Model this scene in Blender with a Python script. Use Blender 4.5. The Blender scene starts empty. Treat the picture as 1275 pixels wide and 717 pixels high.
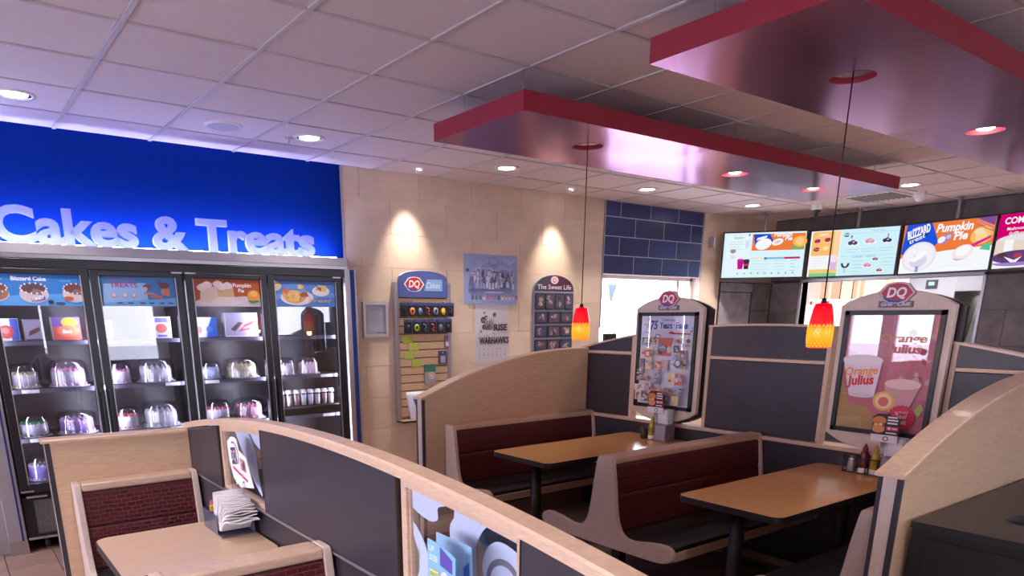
import bpy, bmesh, math, random
from mathutils import Vector, Matrix
random.seed(7)
sc = bpy.context.scene
COL = sc.collection

# ------------------------------------------------------------------ camera
cd = bpy.data.cameras.new('camera'); cam = bpy.data.objects.new('camera', cd); COL.objects.link(cam)
F_PX, CX, CY = 881.54, 582.02, 646.66
YAW, PIT, ROL = 0.942585, 0.2788475, 0.00437
fwd = Vector((math.cos(YAW)*math.cos(PIT), math.sin(YAW)*math.cos(PIT), -math.sin(PIT)))
rgt = Vector((math.sin(YAW), -math.cos(YAW), 0)); dwn = fwd.cross(rgt)
r2 = rgt*math.cos(ROL)+dwn*math.sin(ROL); d2 = dwn*math.cos(ROL)-rgt*math.sin(ROL)
m = Matrix((r2, -d2, -fwd)).transposed().to_4x4(); m.translation = (0, 0, 1.65)
cam.matrix_world = m
cd.sensor_width = 36; cd.lens = F_PX/1275*36
cd.shift_x = (637.5-CX)/1275; cd.shift_y = (CY-358.5)/1275
cd.clip_start = 0.02; cd.clip_end = 200
sc.camera = cam

# ------------------------------------------------------------------ world, exposure
w = bpy.data.worlds.new('sky'); sc.world = w; w.use_nodes = True
bg = w.node_tree.nodes['Background']; bg.inputs[0].default_value = (0.82, 0.80, 1.0, 1); bg.inputs[1].default_value = 7.5
sc.view_settings.view_transform = 'Standard'; sc.view_settings.look = 'None'
sc.view_settings.gamma = 1; sc.view_settings.use_curve_mapping = False
sc.view_settings.exposure = 0.82
sc.cycles.max_bounces = 9; sc.cycles.diffuse_bounces = 5; sc.cycles.glossy_bounces = 5
sc.cycles.transparent_max_bounces = 24; sc.cycles.transmission_bounces = 8
sc.cycles.sample_clamp_indirect = 6.0
sc.cycles.caustics_reflective = False; sc.cycles.caustics_refractive = False
LAMP = dict(down=40.0, wash=52.0, cloud=14.0, kitchen=150.0, pend=0.7)
def lamp(name, typ, loc, energy, color, parent=None, aim=None, **kw):
    l = bpy.data.lights.new(name, typ); l.energy = energy; l.color = color
    for k, v in kw.items(): setattr(l, k, v)
    o = bpy.data.objects.new(name, l); COL.objects.link(o)
    loc = Vector(loc)
    if aim is not None: o.rotation_euler = (Vector(aim)-loc).to_track_quat('-Z', 'Y').to_euler()
    if parent is not None:
        o.parent = parent; o.location = loc-ORG[parent.name]
    else: o.location = loc
    return o
ORG = {}

# ------------------------------------------------------------------ materials
MATS = {}
def mat(name, col, rough=0.5, metal=0.0, emit=0.0, spec=0.5, noise=0.0, nscale=8.0, stretch=(1, 1, 1), bump=0.0, bscale=60.0, coat=0.0, ecol=None, aniso=0.0):
    if name in MATS: return MATS[name]
    M = bpy.data.materials.new(name); M.use_nodes = True; nt = M.node_tree; b = nt.nodes['Principled BSDF']
    b.inputs['Base Color'].default_value = (*col, 1); b.inputs['Roughness'].default_value = rough
    b.inputs['Metallic'].default_value = metal; b.inputs['Specular IOR Level'].default_value = spec
    b.inputs['Coat Weight'].default_value = coat; b.inputs['Coat Roughness'].default_value = 0.08
    if aniso: b.inputs['Anisotropic'].default_value = aniso
    if emit:
        b.inputs['Emission Color'].default_value = (*(ecol or col), 1); b.inputs['Emission Strength'].default_value = emit
    if noise or bump:
        tc = nt.nodes.new('ShaderNodeTexCoord'); mp = nt.nodes.new('ShaderNodeMapping'); mp.inputs['Scale'].default_value = stretch
        nt.links.new(tc.outputs['Object'], mp.inputs['Vector'])
    if noise:
        n = nt.nodes.new('ShaderNodeTexNoise'); n.inputs['Scale'].default_value = nscale; n.inputs['Detail'].default_value = 6
        n.inputs['Roughness'].default_value = 0.65
        nt.links.new(mp.outputs[0], n.inputs['Vector'])
        r = nt.nodes.new('ShaderNodeValToRGB')
        r.color_ramp.elements[0].position = 0.3; r.color_ramp.elements[1].position = 0.7
        r.color_ramp.elements[0].color = (*[c*(1-noise) for c in col], 1)
        r.color_ramp.elements[1].color = (*[min(1, c*(1+noise)) for c in col], 1)
        nt.links.new(n.outputs['Fac'], r.inputs[0]); nt.links.new(r.outputs[0], b.inputs['Base Color'])
    if bump:
        n2 = nt.nodes.new('ShaderNodeTexNoise'); n2.inputs['Scale'].default_value = bscale; n2.inputs['Detail'].default_value = 4
        nt.links.new(mp.outputs[0], n2.inputs['Vector'])
        bp = nt.nodes.new('ShaderNodeBump'); bp.inputs['Strength'].default_value = bump; bp.inputs['Distance'].default_value = 0.01
        nt.links.new(n2.outputs['Fac'], bp.inputs['Height']); nt.links.new(bp.outputs[0], b.inputs['Normal'])
    MATS[name] = M
    return M
def glass_mat(name, tint=(1, 1, 1), refl=0.08, ior=1.5, rough=0.0):
    if name in MATS: return MATS[name]
    M = bpy.data.materials.new(name); M.use_nodes = True; nt = M.node_tree; nt.nodes.clear()
    o = nt.nodes.new('ShaderNodeOutputMaterial'); t = nt.nodes.new('ShaderNodeBsdfTransparent'); g = nt.nodes.new('ShaderNodeBsdfGlossy')
    t.inputs[0].default_value = (*tint, 1); g.inputs['Roughness'].default_value = rough
    f = nt.nodes.new('ShaderNodeLayerWeight'); f.inputs[0].default_value = 0.5      # Schlick from the view angle, alike from both sides
    pw = nt.nodes.new('ShaderNodeMath'); pw.operation = 'POWER'; pw.inputs[1].default_value = 5.0
    a = nt.nodes.new('ShaderNodeMath'); a.operation = 'MULTIPLY_ADD'; a.inputs[1].default_value = 0.9-refl; a.inputs[2].default_value = refl; a.use_clamp = True
    nt.links.new(f.outputs['Facing'], pw.inputs[0]); nt.links.new(pw.outputs[0], a.inputs[0])
    x = nt.nodes.new('ShaderNodeMixShader')
    nt.links.new(a.outputs[0], x.inputs[0])
    nt.links.new(t.outputs[0], x.inputs[1]); nt.links.new(g.outputs[0], x.inputs[2]); nt.links.new(x.outputs[0], o.inputs[0])
    MATS[name] = M
    return M
def emis(name, col, s):
    if name in MATS: return MATS[name]
    M = bpy.data.materials.new(name); M.use_nodes = True; nt = M.node_tree; nt.nodes.clear()
    o = nt.nodes.new('ShaderNodeOutputMaterial'); e = nt.nodes.new('ShaderNodeEmission')
    e.inputs[0].default_value = (*col, 1); e.inputs[1].default_value = s; nt.links.new(e.outputs[0], o.inputs[0])
    MATS[name] = M
    return M
def weave_mat(name, c1, c2, c3, axis):
    """basket-woven vinyl: short strips with paler stitch dashes between them"""
    M = bpy.data.materials.new(name); M.use_nodes = True; nt = M.node_tree; b = nt.nodes['Principled BSDF']
    tc = nt.nodes.new('ShaderNodeTexCoord'); sp = nt.nodes.new('ShaderNodeSeparateXYZ'); cb = nt.nodes.new('ShaderNodeCombineXYZ')
    nt.links.new(tc.outputs['Object'], sp.inputs[0])
    nt.links.new(sp.outputs[axis], cb.inputs[0]); nt.links.new(sp.outputs[2], cb.inputs[1])
    nz = nt.nodes.new('ShaderNodeTexNoise'); nz.inputs['Scale'].default_value = 14
    va = nt.nodes.new('ShaderNodeVectorMath'); va.operation = 'SCALE'; va.inputs['Scale'].default_value = 0.012
    vb = nt.nodes.new('ShaderNodeVectorMath'); vb.operation = 'ADD'
    nt.links.new(cb.outputs[0], nz.inputs['Vector']); nt.links.new(nz.outputs['Color'], va.inputs[0])
    nt.links.new(cb.outputs[0], vb.inputs[0]); nt.links.new(va.outputs[0], vb.inputs[1])
    br = nt.nodes.new('ShaderNodeTexBrick'); br.inputs['Scale'].default_value = 1
    br.inputs['Brick Width'].default_value = 0.042; br.inputs['Row Height'].default_value = 0.021
    br.inputs['Mortar Size'].default_value = 0.0022; br.inputs['Mortar Smooth'].default_value = 0.6; br.inputs['Bias'].default_value = -0.1
    br.inputs['Color1'].default_value = (*c1, 1); br.inputs['Color2'].default_value = (*c2, 1); br.inputs['Mortar'].default_value = (*c3, 1)
    nt.links.new(vb.outputs[0], br.inputs['Vector']); nt.links.new(br.outputs['Color'], b.inputs['Base Color'])
    bp = nt.nodes.new('ShaderNodeBump'); bp.inputs['Strength'].default_value = 0.6; bp.inputs['Distance'].default_value = 0.004; bp.invert = True
    nt.links.new(br.outputs['Fac'], bp.inputs['Height']); nt.links.new(bp.outputs[0], b.inputs['Normal'])
    b.inputs['Roughness'].default_value = 0.42
    MATS[name] = M
    return M

wood = mat('maple_laminate', (0.60, 0.405, 0.26), 0.38, noise=0.13, nscale=5, stretch=(3, 3, 22), coat=0.1)
wood_trim = mat('maple_trim', (0.66, 0.45, 0.32), 0.35, noise=0.14, nscale=7, stretch=(4, 4, 26), coat=0.15)
wood_top = mat('table_laminate', (0.80, 0.44, 0.14), 0.22, noise=0.10, nscale=5, stretch=(3, 26, 3), coat=0.35)
wood_end = mat('pale_end_laminate', (0.68, 0.52, 0.44), 0.4, noise=0.10, nscale=6, stretch=(26, 26, 4))
dark_lam = mat('charcoal_laminate', (0.040, 0.030, 0.041), 0.38, noise=0.12, nscale=5)
dark_edge = mat('dark_edge_band', (0.035, 0.024, 0.022), 0.4)
black_vinyl = mat('black_vinyl', (0.018, 0.016, 0.018), 0.38, bump=0.15, bscale=120)
black_metal = mat('black_metal', (0.014, 0.013, 0.016), 0.38)
black_plastic = mat('black_plastic', (0.02, 0.02, 0.024), 0.35)
steel = mat('stainless_steel', (0.55, 0.54, 0.55), 0.32, metal=1.0)
alu = mat('brushed_aluminium', (0.50, 0.48, 0.52), 0.38, metal=0.85)
white_paint = mat('white_paint', (0.80, 0.79, 0.80), 0.6)
white_plastic = mat('white_plastic', (0.82, 0.82, 0.84), 0.4)
paper = mat('white_paper', (0.85, 0.84, 0.86), 0.75)
blue_paint = mat('blue_fascia_paint', (0.0008, 0.020, 0.20), 0.7, spec=0.06)
blue_stripe = mat('blue_stripe_paint', (0.004, 0.025, 0.16), 0.5)
cloud_tint = (0.88, 0.72, 0.86, 1)
red_edge = mat('red_cloud_edge', (0.33, 0.020, 0.042), 0.45)
cloud_metal = mat('brushed_rose_laminate', (0.28, 0.115, 0.205), 0.20, metal=1.0, noise=0.05, nscale=4, stretch=(2, 60, 1), aniso=0.5)
weave_x = weave_mat('burgundy_woven_vinyl', (0.105, 0.008, 0.016), (0.066, 0.006, 0.011), (0.14, 0.045, 0.035), 0)
cloud_metal.node_tree.nodes['Principled BSDF'].inputs['Specular Tint'].default_value = cloud_tint
tile_ceil = mat('ceiling_tile_board', (0.78, 0.69, 0.70), 0.85, noise=0.05, nscale=90, bump=0.25, bscale=220)
grid_metal = mat('ceiling_grid_metal', (0.60, 0.56, 0.56), 0.5)
stone_mats = [mat('limestone_tile_%d' % i, c, 0.55, noise=0.11, nscale=3.2, stretch=(1, 1, 1.4), bump=0.06, bscale=30) for i, c in enumerate(((0.70, 0.545, 0.42), (0.67, 0.52, 0.395), (0.72, 0.565, 0.44)))]
stone_joint = mat('limestone_joint', (0.76, 0.62, 0.50), 0.8)
bluetile = [mat('blue_glazed_tile_%d' % i, c, 0.28, noise=0.15, nscale=4) for i, c in enumerate(((0.026, 0.042, 0.16), (0.032, 0.052, 0.20), (0.022, 0.036, 0.135)))]
grout_pale = mat('pale_grout', (0.55, 0.56, 0.66), 0.8)
slate = [mat('slate_tile_%d' % i, c, 0.5, noise=0.3, nscale=5, bump=0.12, bscale=18) for i, c in enumerate(((0.165, 0.138, 0.135), (0.14, 0.118, 0.118), (0.19, 0.162, 0.158)))]
slate_pale = mat('slate_tile_pale', (0.34, 0.32, 0.35), 0.5, noise=0.3, nscale=6, bump=0.12, bscale=18)
slate_joint = mat('slate_joint', (0.040, 0.036, 0.036), 0.8)
floor_tiles_m = [mat('quarry_tile_%d' % i, c, 0.4, noise=0.2, nscale=4) for i, c in enumerate(((0.36, 0.22, 0.17), (0.32, 0.20, 0.155), (0.39, 0.25, 0.20)))]
floor_grout = mat('dark_grout', (0.05, 0.04, 0.04), 0.9)
cooler_black = mat('cooler_black', (0.012, 0.012, 0.016), 0.30)
cooler_in = mat('cooler_interior', (0.035, 0.030, 0.033), 0.35)
cooler_glass = glass_mat('cooler_door_glass', (0.90, 0.90, 0.95), 0.065, 1.5)
clear_plastic = glass_mat('clear_plastic', (0.93, 0.93, 0.97), 0.16, 1.5, 0.035)
pane_glass = glass_mat('window_pane_glass', (0.96, 0.98, 0.98), 0.03, 1.45)
poster_glass = glass_mat('poster_cover_glass', (1, 1, 1), 0.075, 1.5)
part_glass = glass_mat('partition_glass', (0.90, 0.92, 0.95), 0.14, 1.5)
frost = mat('frosted_film', (0.50, 0.55, 0.72), 0.55)
led_white = emis('led_strip_glow', (0.80, 0.80, 1.0), 36)
led_blue = emis('sign_strip_glow', (0.48, 0.52, 1.0), 100)
lamp_glow = emis('downlight_glow', (1.0, 0.95, 0.92), 10)
reflector = mat('lamp_reflector', (0.85, 0.85, 0.85), 0.15, metal=1.0)

# ------------------------------------------------------------------ mesh helpers
class MB:
    def __init__(s): s.v = []; s.f = []; s.m = []; s.cur = 0; s.smooth = []; s.sm = False
    def add(s, vs, fs, mi=None):
        o = len(s.v); s.v += [tuple(p) for p in vs]
        for f in fs:
            s.f.append(tuple(i+o for i in f)); s.m.append(s.cur if mi is None else mi); s.smooth.append(s.sm)
    def box(s, x0, x1, y0, y1, z0, z1, M=None):
        vs = [Vector(p) for p in ((x0, y0, z0), (x1, y0, z0), (x1, y1, z0), (x0, y1, z0), (x0, y0, z1), (x1, y0, z1), (x1, y1, z1), (x0, y1, z1))]
        if M is not None: vs = [M @ p for p in vs]
        s.add(vs, ((0, 3, 2, 1), (4, 5, 6, 7), (0, 1, 5, 4), (1, 2, 6, 5), (2, 3, 7, 6), (3, 0, 4, 7)))
        return s
    def prism(s, poly, axis, a, b):
        """extrude a 2-D polygon along an axis: axis 0 -> poly is (y,z); 1 -> (x,z); 2 -> (x,y)"""
        n = len(poly)
        def P(p, t): return (t, p[0], p[1]) if axis == 0 else ((p[0], t, p[1]) if axis == 1 else (p[0], p[1], t))
        vs = [P(p, a) for p in poly]+[P(p, b) for p in poly]
        fs = [tuple(range(n))[::-1], tuple(range(n, 2*n))]+[(i, (i+1) % n, n+(i+1) % n, n+i) for i in range(n)]
        s.add(vs, fs); return s
    def lathe(s, prof, c=(0, 0, 0), n=24, axis=2, close=False, sx=1, sy=1):
        """prof = [(r,z)...] turned about the vertical through c"""
        c = Vector(c); vs = []
        for r, z in prof:
            for k in range(n):
                t = 2*math.pi*k/n; p = (r*math.cos(t)*sx, r*math.sin(t)*sy, z)
                if axis == 1: p = (p[0], z, p[1])
                if axis == 0: p = (z, p[0], p[1])
                vs.append(c+Vector(p))
        fs = []
        for j in range(len(prof)-1):
            for k in range(n):
                fs.append((j*n+k, j*n+(k+1) % n, (j+1)*n+(k+1) % n, (j+1)*n+k))
        if close:
            if prof[0][0] > 1e-6: fs.append(tuple(range(n))[::-1])
            if prof[-1][0] > 1e-6: fs.append(tuple((len(prof)-1)*n+k for k in range(n)))
        q = s.sm; s.sm = True; s.add(vs, fs); s.sm = q; return s
    def cyl(s, c, r, z0, z1, n=20, axis=2):
        s.lathe([(r, z0), (r, z1)], c, n, axis, close=True); return s
    def tube(s, pts, r, n=8):
        pts = [Vector(p) for p in pts]; vs = []; rings = len(pts)
        for i, p in enumerate(pts):
            t = (pts[min(i+1, rings-1)]-pts[max(i-1, 0)]).normalized()
            a = t.cross(Vector((0, 0, 1)) if abs(t.z) < 0.9 else Vector((1, 0, 0))).normalized(); b = t.cross(a)
            for k in range(n):
                th = 2*math.pi*k/n; vs.append(p+(a*math.cos(th)+b*math.sin(th))*r)
        fs = [(i*n+k, i*n+(k+1) % n, (i+1)*n+(k+1) % n, (i+1)*n+k) for i in range(rings-1) for k in range(n)]
        fs += [tuple(range(n))[::-1], tuple((rings-1)*n+k for k in range(n))]
        q = s.sm; s.sm = True; s.add(vs, fs); s.sm = q; return s
    def strip(s, top, bot):
        """a sheet between two polylines of the same length"""
        n = len(top); s.add(list(top)+list(bot), [(i, i+1, n+i+1, n+i) for i in range(n-1)]); return s
    def loft(s, secs, closed_ends=True):
        """join equal-length closed cross-sections"""
        n = len(secs[0]); vs = [p for c in secs for p in c]
        fs = [(j*n+k, j*n+(k+1) % n, (j+1)*n+(k+1) % n, (j+1)*n+k) for j in range(len(secs)-1) for k in range(n)]
        if closed_ends: fs += [tuple(range(n))[::-1], tuple((len(secs)-1)*n+k for k in range(n))]
        s.add(vs, fs); return s
    def build(s, name, mats, parent=None, origin=None, bevel=0.0, seg=2, local=False):
        me = bpy.data.meshes.new(name)
        if not isinstance(mats, (list, tuple)): mats = [mats]
        if origin is None:
            if parent is not None: origin = ORG[parent.name]
            else: origin = Vector((0, 0, 0))
        origin = Vector(origin)
        off = Vector((0, 0, 0)) if local else origin
        me.from_pydata([tuple(Vector(p)-off) for p in s.v], [], s.f)
        for mm in mats: me.materials.append(mm)
        for p, mi, sm in zip(me.polygons, s.m, s.smooth): p.material_index = mi; p.use_smooth = sm
        bm = bmesh.new(); bm.from_mesh(me)
        bmesh.ops.recalc_face_normals(bm, faces=bm.faces)
        if bevel:
            ed = [e for e in bm.edges if len(e.link_faces) == 2 and e.calc_face_angle(0) > 0.5]
            bmesh.ops.bevel(bm, geom=ed, offset=bevel, segments=seg, affect='EDGES', profile=0.5, clamp_overlap=True)
        bm.to_mesh(me); bm.free(); me.update()
        o = bpy.data.objects.new(name, me); COL.objects.link(o)
        if parent is not None:
            o.parent = parent; o.location = origin-ORG[parent.name]
        else: o.location = origin
        ORG[o.name] = origin.copy()
        return o
def tag(o, label=None, cat=None, group=None, kind=None):
    if label: o['label'] = label
    if cat: o['category'] = cat
    if group: o['group'] = group
    if kind: o['kind'] = kind
    return o
def thing(name, loc, label, cat, group=None, rz=0.0):
    o = bpy.data.objects.new(name, None); COL.objects.link(o); o.location = loc; o.rotation_euler = (0, 0, rz)
    o.empty_display_size = 0.05
    ORG[o.name] = Vector(loc) if not rz else Vector((0, 0, 0))
    return tag(o, label, cat, group)
def copy_tree(o, parent=None):
    c = o.copy(); COL.objects.link(c); ORG[c.name] = ORG.get(o.name, Vector()).copy()
    if parent is not None: c.parent = parent
    for ch in [x for x in bpy.data.objects if x.parent == o]: copy_tree(ch, c)
    return c
def struct(o, label=None):
    o['kind'] = 'structure'
    if label: o['label'] = label
    return o
def lin(a, b, n): return [a+(b-a)*i/(n-1) for i in range(n)]
def spline(pts, n=5, closed=False):
    """Catmull-Rom through 2-D points"""
    out = []; N = len(pts); rng = range(N) if closed else range(N-1)
    for i in rng:
        g = (lambda k: pts[k % N]) if closed else (lambda k: pts[max(0, min(N-1, k))])
        p0, p1, p2, p3 = g(i-1), g(i), g(i+1), g(i+2)
        for k in range(n):
            t = k/n
            out.append(tuple(0.5*((2*p1[d])+(-p0[d]+p2[d])*t+(2*p0[d]-5*p1[d]+4*p2[d]-p3[d])*t*t+(-p0[d]+3*p1[d]-3*p2[d]+p3[d])*t**3) for d in range(2)))
    if not closed: out.append(tuple(pts[-1]))
    return out

# ------------------------------------------------------------------ flat print
_TX = {}
def text_geo(body, bold=0.0, shear=0.0, extrude=0.0, res=3, bev=0.0):
    key = (body, bold, shear, extrude, res, bev)
    if key in _TX: return _TX[key]
    cu = bpy.data.curves.new('t', 'FONT'); cu.body = body; cu.size = 1.0; cu.offset = bold; cu.shear = shear; cu.extrude = extrude; cu.resolution_u = res
    cu.bevel_depth = bev; cu.bevel_resolution = 1
    o = bpy.data.objects.new('t', cu); COL.objects.link(o)
    dg = bpy.context.evaluated_depsgraph_get(); me = bpy.data.meshes.new_from_object(o.evaluated_get(dg))
    vs = [tuple(v.co) for v in me.vertices]; fs = [tuple(p.vertices) for p in me.polygons]
    bpy.data.objects.remove(o); bpy.data.curves.remove(cu); bpy.data.meshes.remove(me)
    _TX[key] = (vs, fs)
    return _TX[key]
class Art:
    """flat print lying on a real surface: origin + u*x + v*y, thin layers stepped along n"""
    def __init__(s, o, u, v, n, emit=0.0, rough=0.5, step=0.0004):
        s.o = Vector(o); s.u = Vector(u).normalized(); s.vv = Vector(v).normalized(); s.n = Vector(n).normalized()
        s.emit = emit; s.rough = rough; s.step = step; s.k = 1; s.mb = MB(); s.mats = []
    def mi(s, col):
        key = 'print_%s_%02d_%s' % ('e%g' % s.emit if s.emit else 'p', int(s.rough*10), '_'.join('%03d' % int(c*255) for c in col))
        M = MATS.get(key) or (emis(key, col, s.emit) if s.emit else mat(key, col, s.rough))
        if M not in s.mats: s.mats.append(M)
        return s.mats.index(M)
    def P(s, x, y): return s.o+s.u*x+s.vv*y+s.n*(s.step*s.k)
    def poly(s, pts, col, new=True):
        if new: s.k += 1
        s.mb.add([s.P(*p) for p in pts], [tuple(range(len(pts)))], s.mi(col)); return s
    def rect(s, x0, y0, x1, y1, col, new=True): return s.poly([(x0, y0), (x1, y0), (x1, y1), (x0, y1)], col, new)
    def ell(s, cx, cy, rx, ry, col, n=24, rot=0.0, a0=0.0, a1=2*math.pi, new=True):
        full = abs(a1-a0-2*math.pi) < 1e-6
        pts = []
        for k in range(n if full else n+1):
            t = a0+(a1-a0)*k/n; x = rx*math.cos(t); y = ry*math.sin(t)
            pts.append((cx+x*math.cos(rot)-y*math.sin(rot), cy+x*math.sin(rot)+y*math.cos(rot)))
        return s.poly(pts, col, new)
    def text(s, x, y, h, body, col, wd=None, align='l', bold=0.0, shear=0.0, rot=0.0):
        """h = cap height in metres; wd = total width if fixed"""
        vs, fs = text_geo(body, bold, shear)
        if not vs: return s
        x0 = min(v[0] for v in vs); x1 = max(v[0] for v in vs); sy = h/0.70
        sx = wd/(x1-x0) if wd else sy
        W = (x1-x0)*sx; dx = {'l': 0, 'c': -W/2, 'r': -W}[align]
        s.k += 1; c_, s_ = math.cos(rot), math.sin(rot)
        out = []
        for v in vs:
            px = (v[0]-x0)*sx+dx; py = v[1]*sy
            out.append(s.P(x+px*c_-py*s_, y+px*s_+py*c_))
        s.mb.add(out, fs, s.mi(col)); return s
    def done(s, name, parent, label=None, **kw):
        o = s.mb.build(name, s.mats, parent, **kw)
        if label: o['label'] = label
        return o
UX, UY, UZ = (1, 0, 0), (0, 1, 0), (0, 0, 1)
nUX, nUY = (-1, 0, 0), (0, -1, 0)
def dq_logo(a, cx, cy, w, rim=(0.9, 0.88, 0.9), red=(0.55, 0.02, 0.03)):
    """the red lozenge with white letters, orange and blue swooshes"""
    h = w*0.60
    def loz(k): return [(cx+k*w*px, cy+k*h*py) for px, py in ((-0.5, 0), (-0.37, 0.25), (-0.29, 0.41), (-0.16, 0.47), (0, 0.5), (0.16, 0.47), (0.29, 0.41), (0.37, 0.25), (0.5, 0), (0.37, -0.25), (0.29, -0.41), (0.16, -0.47), (0, -0.5), (-0.16, -0.47), (-0.29, -0.41), (-0.37, -0.25))]
    a.poly(loz(1.14), rim); a.poly(loz(1.0), red)
    a.poly([(cx-w*0.45, cy-h*0.14), (cx-w*0.2, cy-h*0.36), (cx+w*0.1, cy-h*0.40), (cx+w*0.26, cy-h*0.36), (cx+w*0.1, cy-h*0.52), (cx-w*0.2, cy-h*0.50), (cx-w*0.36, cy-h*0.34)], (0.02, 0.10, 0.45))
    a.text(cx, cy-h*0.22, h*0.50, 'DQ', (0.95, 0.93, 0.93), wd=w*0.62, align='c', bold=0.035, shear=0.15)

# ================================================================== the room
W_Y, M_X, CEIL = 6.067, 9.78, 2.91
GX, GY = 0.6218, 0.598
gx0, gy0 = 0.711*1.26, 2.555*1.26
# --- floor
f = MB(); f.box(-3.1, 12.5, -3.1, 6.8, -0.10, -0.004); floor = struct(f.build('floor', floor_grout), 'dark grout bed under terracotta floor tiles')
TS = 0.305; tb = {}
rest = MB()
tile_meshes = []
for i in range(3):
    t = MB(); t.box(0.003, TS-0.003, 0.003, TS-0.003, -0.006, 0.0); o_ = t.build('floor_tile', floor_tiles_m[i], floor, bevel=0.0015, seg=1)
    tile_meshes.append(o_.data); bpy.data.objects.remove(o_)
ix0 = -10; k = 0
for i in range(-10, 33):
    for j in range(-10, 20):
        x = 0.14+i*TS; y = 0.03+j*TS
        if x+TS > 9.75 or y+TS > 6.6: continue
        vis = (-0.2 < x < 1.0 and 4.0 < y < 5.9) or (1.1 < x < 3.2 and 4.4 < y < 5.9)
        if vis and k < 120:
            o = bpy.data.objects.new('floor_tile', tile_meshes[(i*7+j*3) % 3]); COL.objects.link(o); o.parent = floor; o.location = (x, y, 0); k += 1
        else:
            rest.cur = (i*7+j*3) % 3; rest.box(x+0.003, x+TS-0.003, y+0.003, y+TS-0.003, -0.006, 0)
o = rest.build('floor_tiles', floor_tiles_m, floor); o['kind'] = 'stuff'
# --- ceiling
c = MB(); c.box(-3.1, M_X+0.1, -3.1, W_Y+0.05, CEIL+0.06, CEIL+0.14); ceiling = struct(c.build('ceiling', white_paint), 'ceiling slab above the lay-in tiles')
t = MB(); t.box(0.015, GX-0.015, 0.013, GY-0.013, CEIL+0.003, CEIL+0.020); o_ = t.build('ceiling_tile', tile_ceil, ceiling); ctile = o_.data; bpy.data.objects.remove(o_)
rest = MB()
ni0 = -6; k = 0
HOLES = [(0.604, 5.317), (2.446, 5.311), (4.32, 5.335), (6.206, 5.352), (8.116, 5.376), (8.197, 3.669)]
for i in range(-7, 15):
    for j in range(-12, 6):
        x = gx0+i*GX; y = gy0+j*GY
        x1, y1 = min(x+GX, M_X), min(y+GY, W_Y)
        if x < -3.0 or y < -3.0 or x > M_X-0.02 or y > W_Y-0.02: continue
        whole = x1 == x+GX and y1 == y+GY
        if x > -0.8 and y > 0.3 and whole:
            o = bpy.data.objects.new('ceiling_tile', ctile); COL.objects.link(o); o.parent = ceiling; o.location = (x, y, random.uniform(-0.001, 0.001)); k += 1
        elif x > -0.8 and y > 0.3:
            t = MB(); t.box(x+0.015, x1-0.003, y+0.013, y1-0.003, CEIL+0.003, CEIL+0.020); t.build('ceiling_tile', tile_ceil, ceiling)
        else: rest.box(x+0.006, x1-0.002, y+0.006, y1-0.002, CEIL+0.004, CEIL+0.020)
o = rest.build('ceiling_tiles', tile_ceil, ceiling); o['kind'] = 'stuff'
for i in range(-6, 15):
    x = gx0+i*GX
    if -3.0 < x < M_X: t = MB(); t.box(x-0.012, x+0.012, -3.05, W_Y, CEIL-0.004, CEIL+0.006); t.build('grid_runner', grid_metal, ceiling)
for j in range(-11, 7):
    y = gy0+j*GY
    if -3.0 < y < W_Y: t = MB(); t.box(-3.05, M_X, y-0.008, y+0.008, CEIL-0.003, CEIL+0.006); t.build('grid_runner', grid_metal, ceiling)

# --- back wall (cakes wall): limestone section with the drive-through window, blue fascia over the cooler
WX0, WX1, WZ0, WZ1 = 6.34, 8.135, 1.02, 2.12
b = MB()
b.box(3.06, WX0, W_Y, W_Y+0.18, 0, CEIL+0.06); b.box(WX1, 10.0, W_Y, W_Y+0.18, 0, CEIL+0.06)
b.box(WX0, WX1, W_Y, W_Y+0.18, 0, WZ0); b.box(WX0, WX1, W_Y, W_Y+0.18, WZ1, CEIL+0.06)
wall_back = struct(b.build('wall_back', stone_joint), 'pale joints of the limestone tiled wall')
CO = 0.295; TW = 0.621
def stone_run(xa, xb, za, zb, zoff, mats, gap=0.0018, yoff=0.0, name='wall_tile'):
    j = 0; z = zoff
    while z > za: z -= CO; j -= 1
    while z < zb:
        z0, z1 = max(z, za), min(z+CO, zb)
        x = 3.235-0.0*TW+(TW/2 if j % 2 else 0)
        while x > xa: x -= TW
        while x < xb:
            x0, x1 = max(x, xa), min(x+TW, xb)
            if x1-x0 > 0.01 and z1-z0 > 0.01:
                t = MB(); d = random.uniform(0.004, 0.0055)
                t.box(x0+gap, x1-gap, W_Y-d, W_Y+0.004, z0+gap, z1-gap)
                t.build(name, random.choice(mats), wall_back, bevel=0.001, seg=1)
            x += TW
        z += CO; j += 1
stone_run(3.075, WX0-0.012, 0.0, CEIL-0.004, 2.085, stone_mats)
stone_run(WX1+0.012, 8.58, 0.0, CEIL-0.004, 2.085, stone_mats)
stone_run(8.58, M_X-0.01, 2.09, CEIL-0.004, 2.085, stone_mats)
# blue tile header over the window
t = MB(); t.box(WX0, WX1, W_Y-0.0095, W_Y, WZ1, CEIL-0.004); t.build('tile_backing', grout_pale, wall_back)
rows = [(2.123, 2.325), (2.325, 2.533), (2.533, 2.741), (2.741, 2.905)]
for r, (z0, z1) in enumerate(rows):
    x = 6.345+(0.255 if r % 2 else 0.515)-0.52
    while x < WX1:
        x0, x1 = max(x, WX0+0.008), min(x+0.517, WX1-0.008)
        if x1-x0 > 0.03:
            t = MB(); t.box(x0+0.0045, x1-0.0045, W_Y-0.012, W_Y-0.002, z0+0.0045, z1-0.0045); t.build('blue_tile', random.choice(bluetile), wall_back, bevel=0.002, seg=1)
        x += 0.517
for x in (WX0-0.008, WX1+0.002):
    t = MB(); t.box(x, x+0.008, W_Y-0.016, W_Y+0.002, WZ1-0.6, CEIL-0.004); t.build('edge_trim', alu, wall_back)
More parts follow.
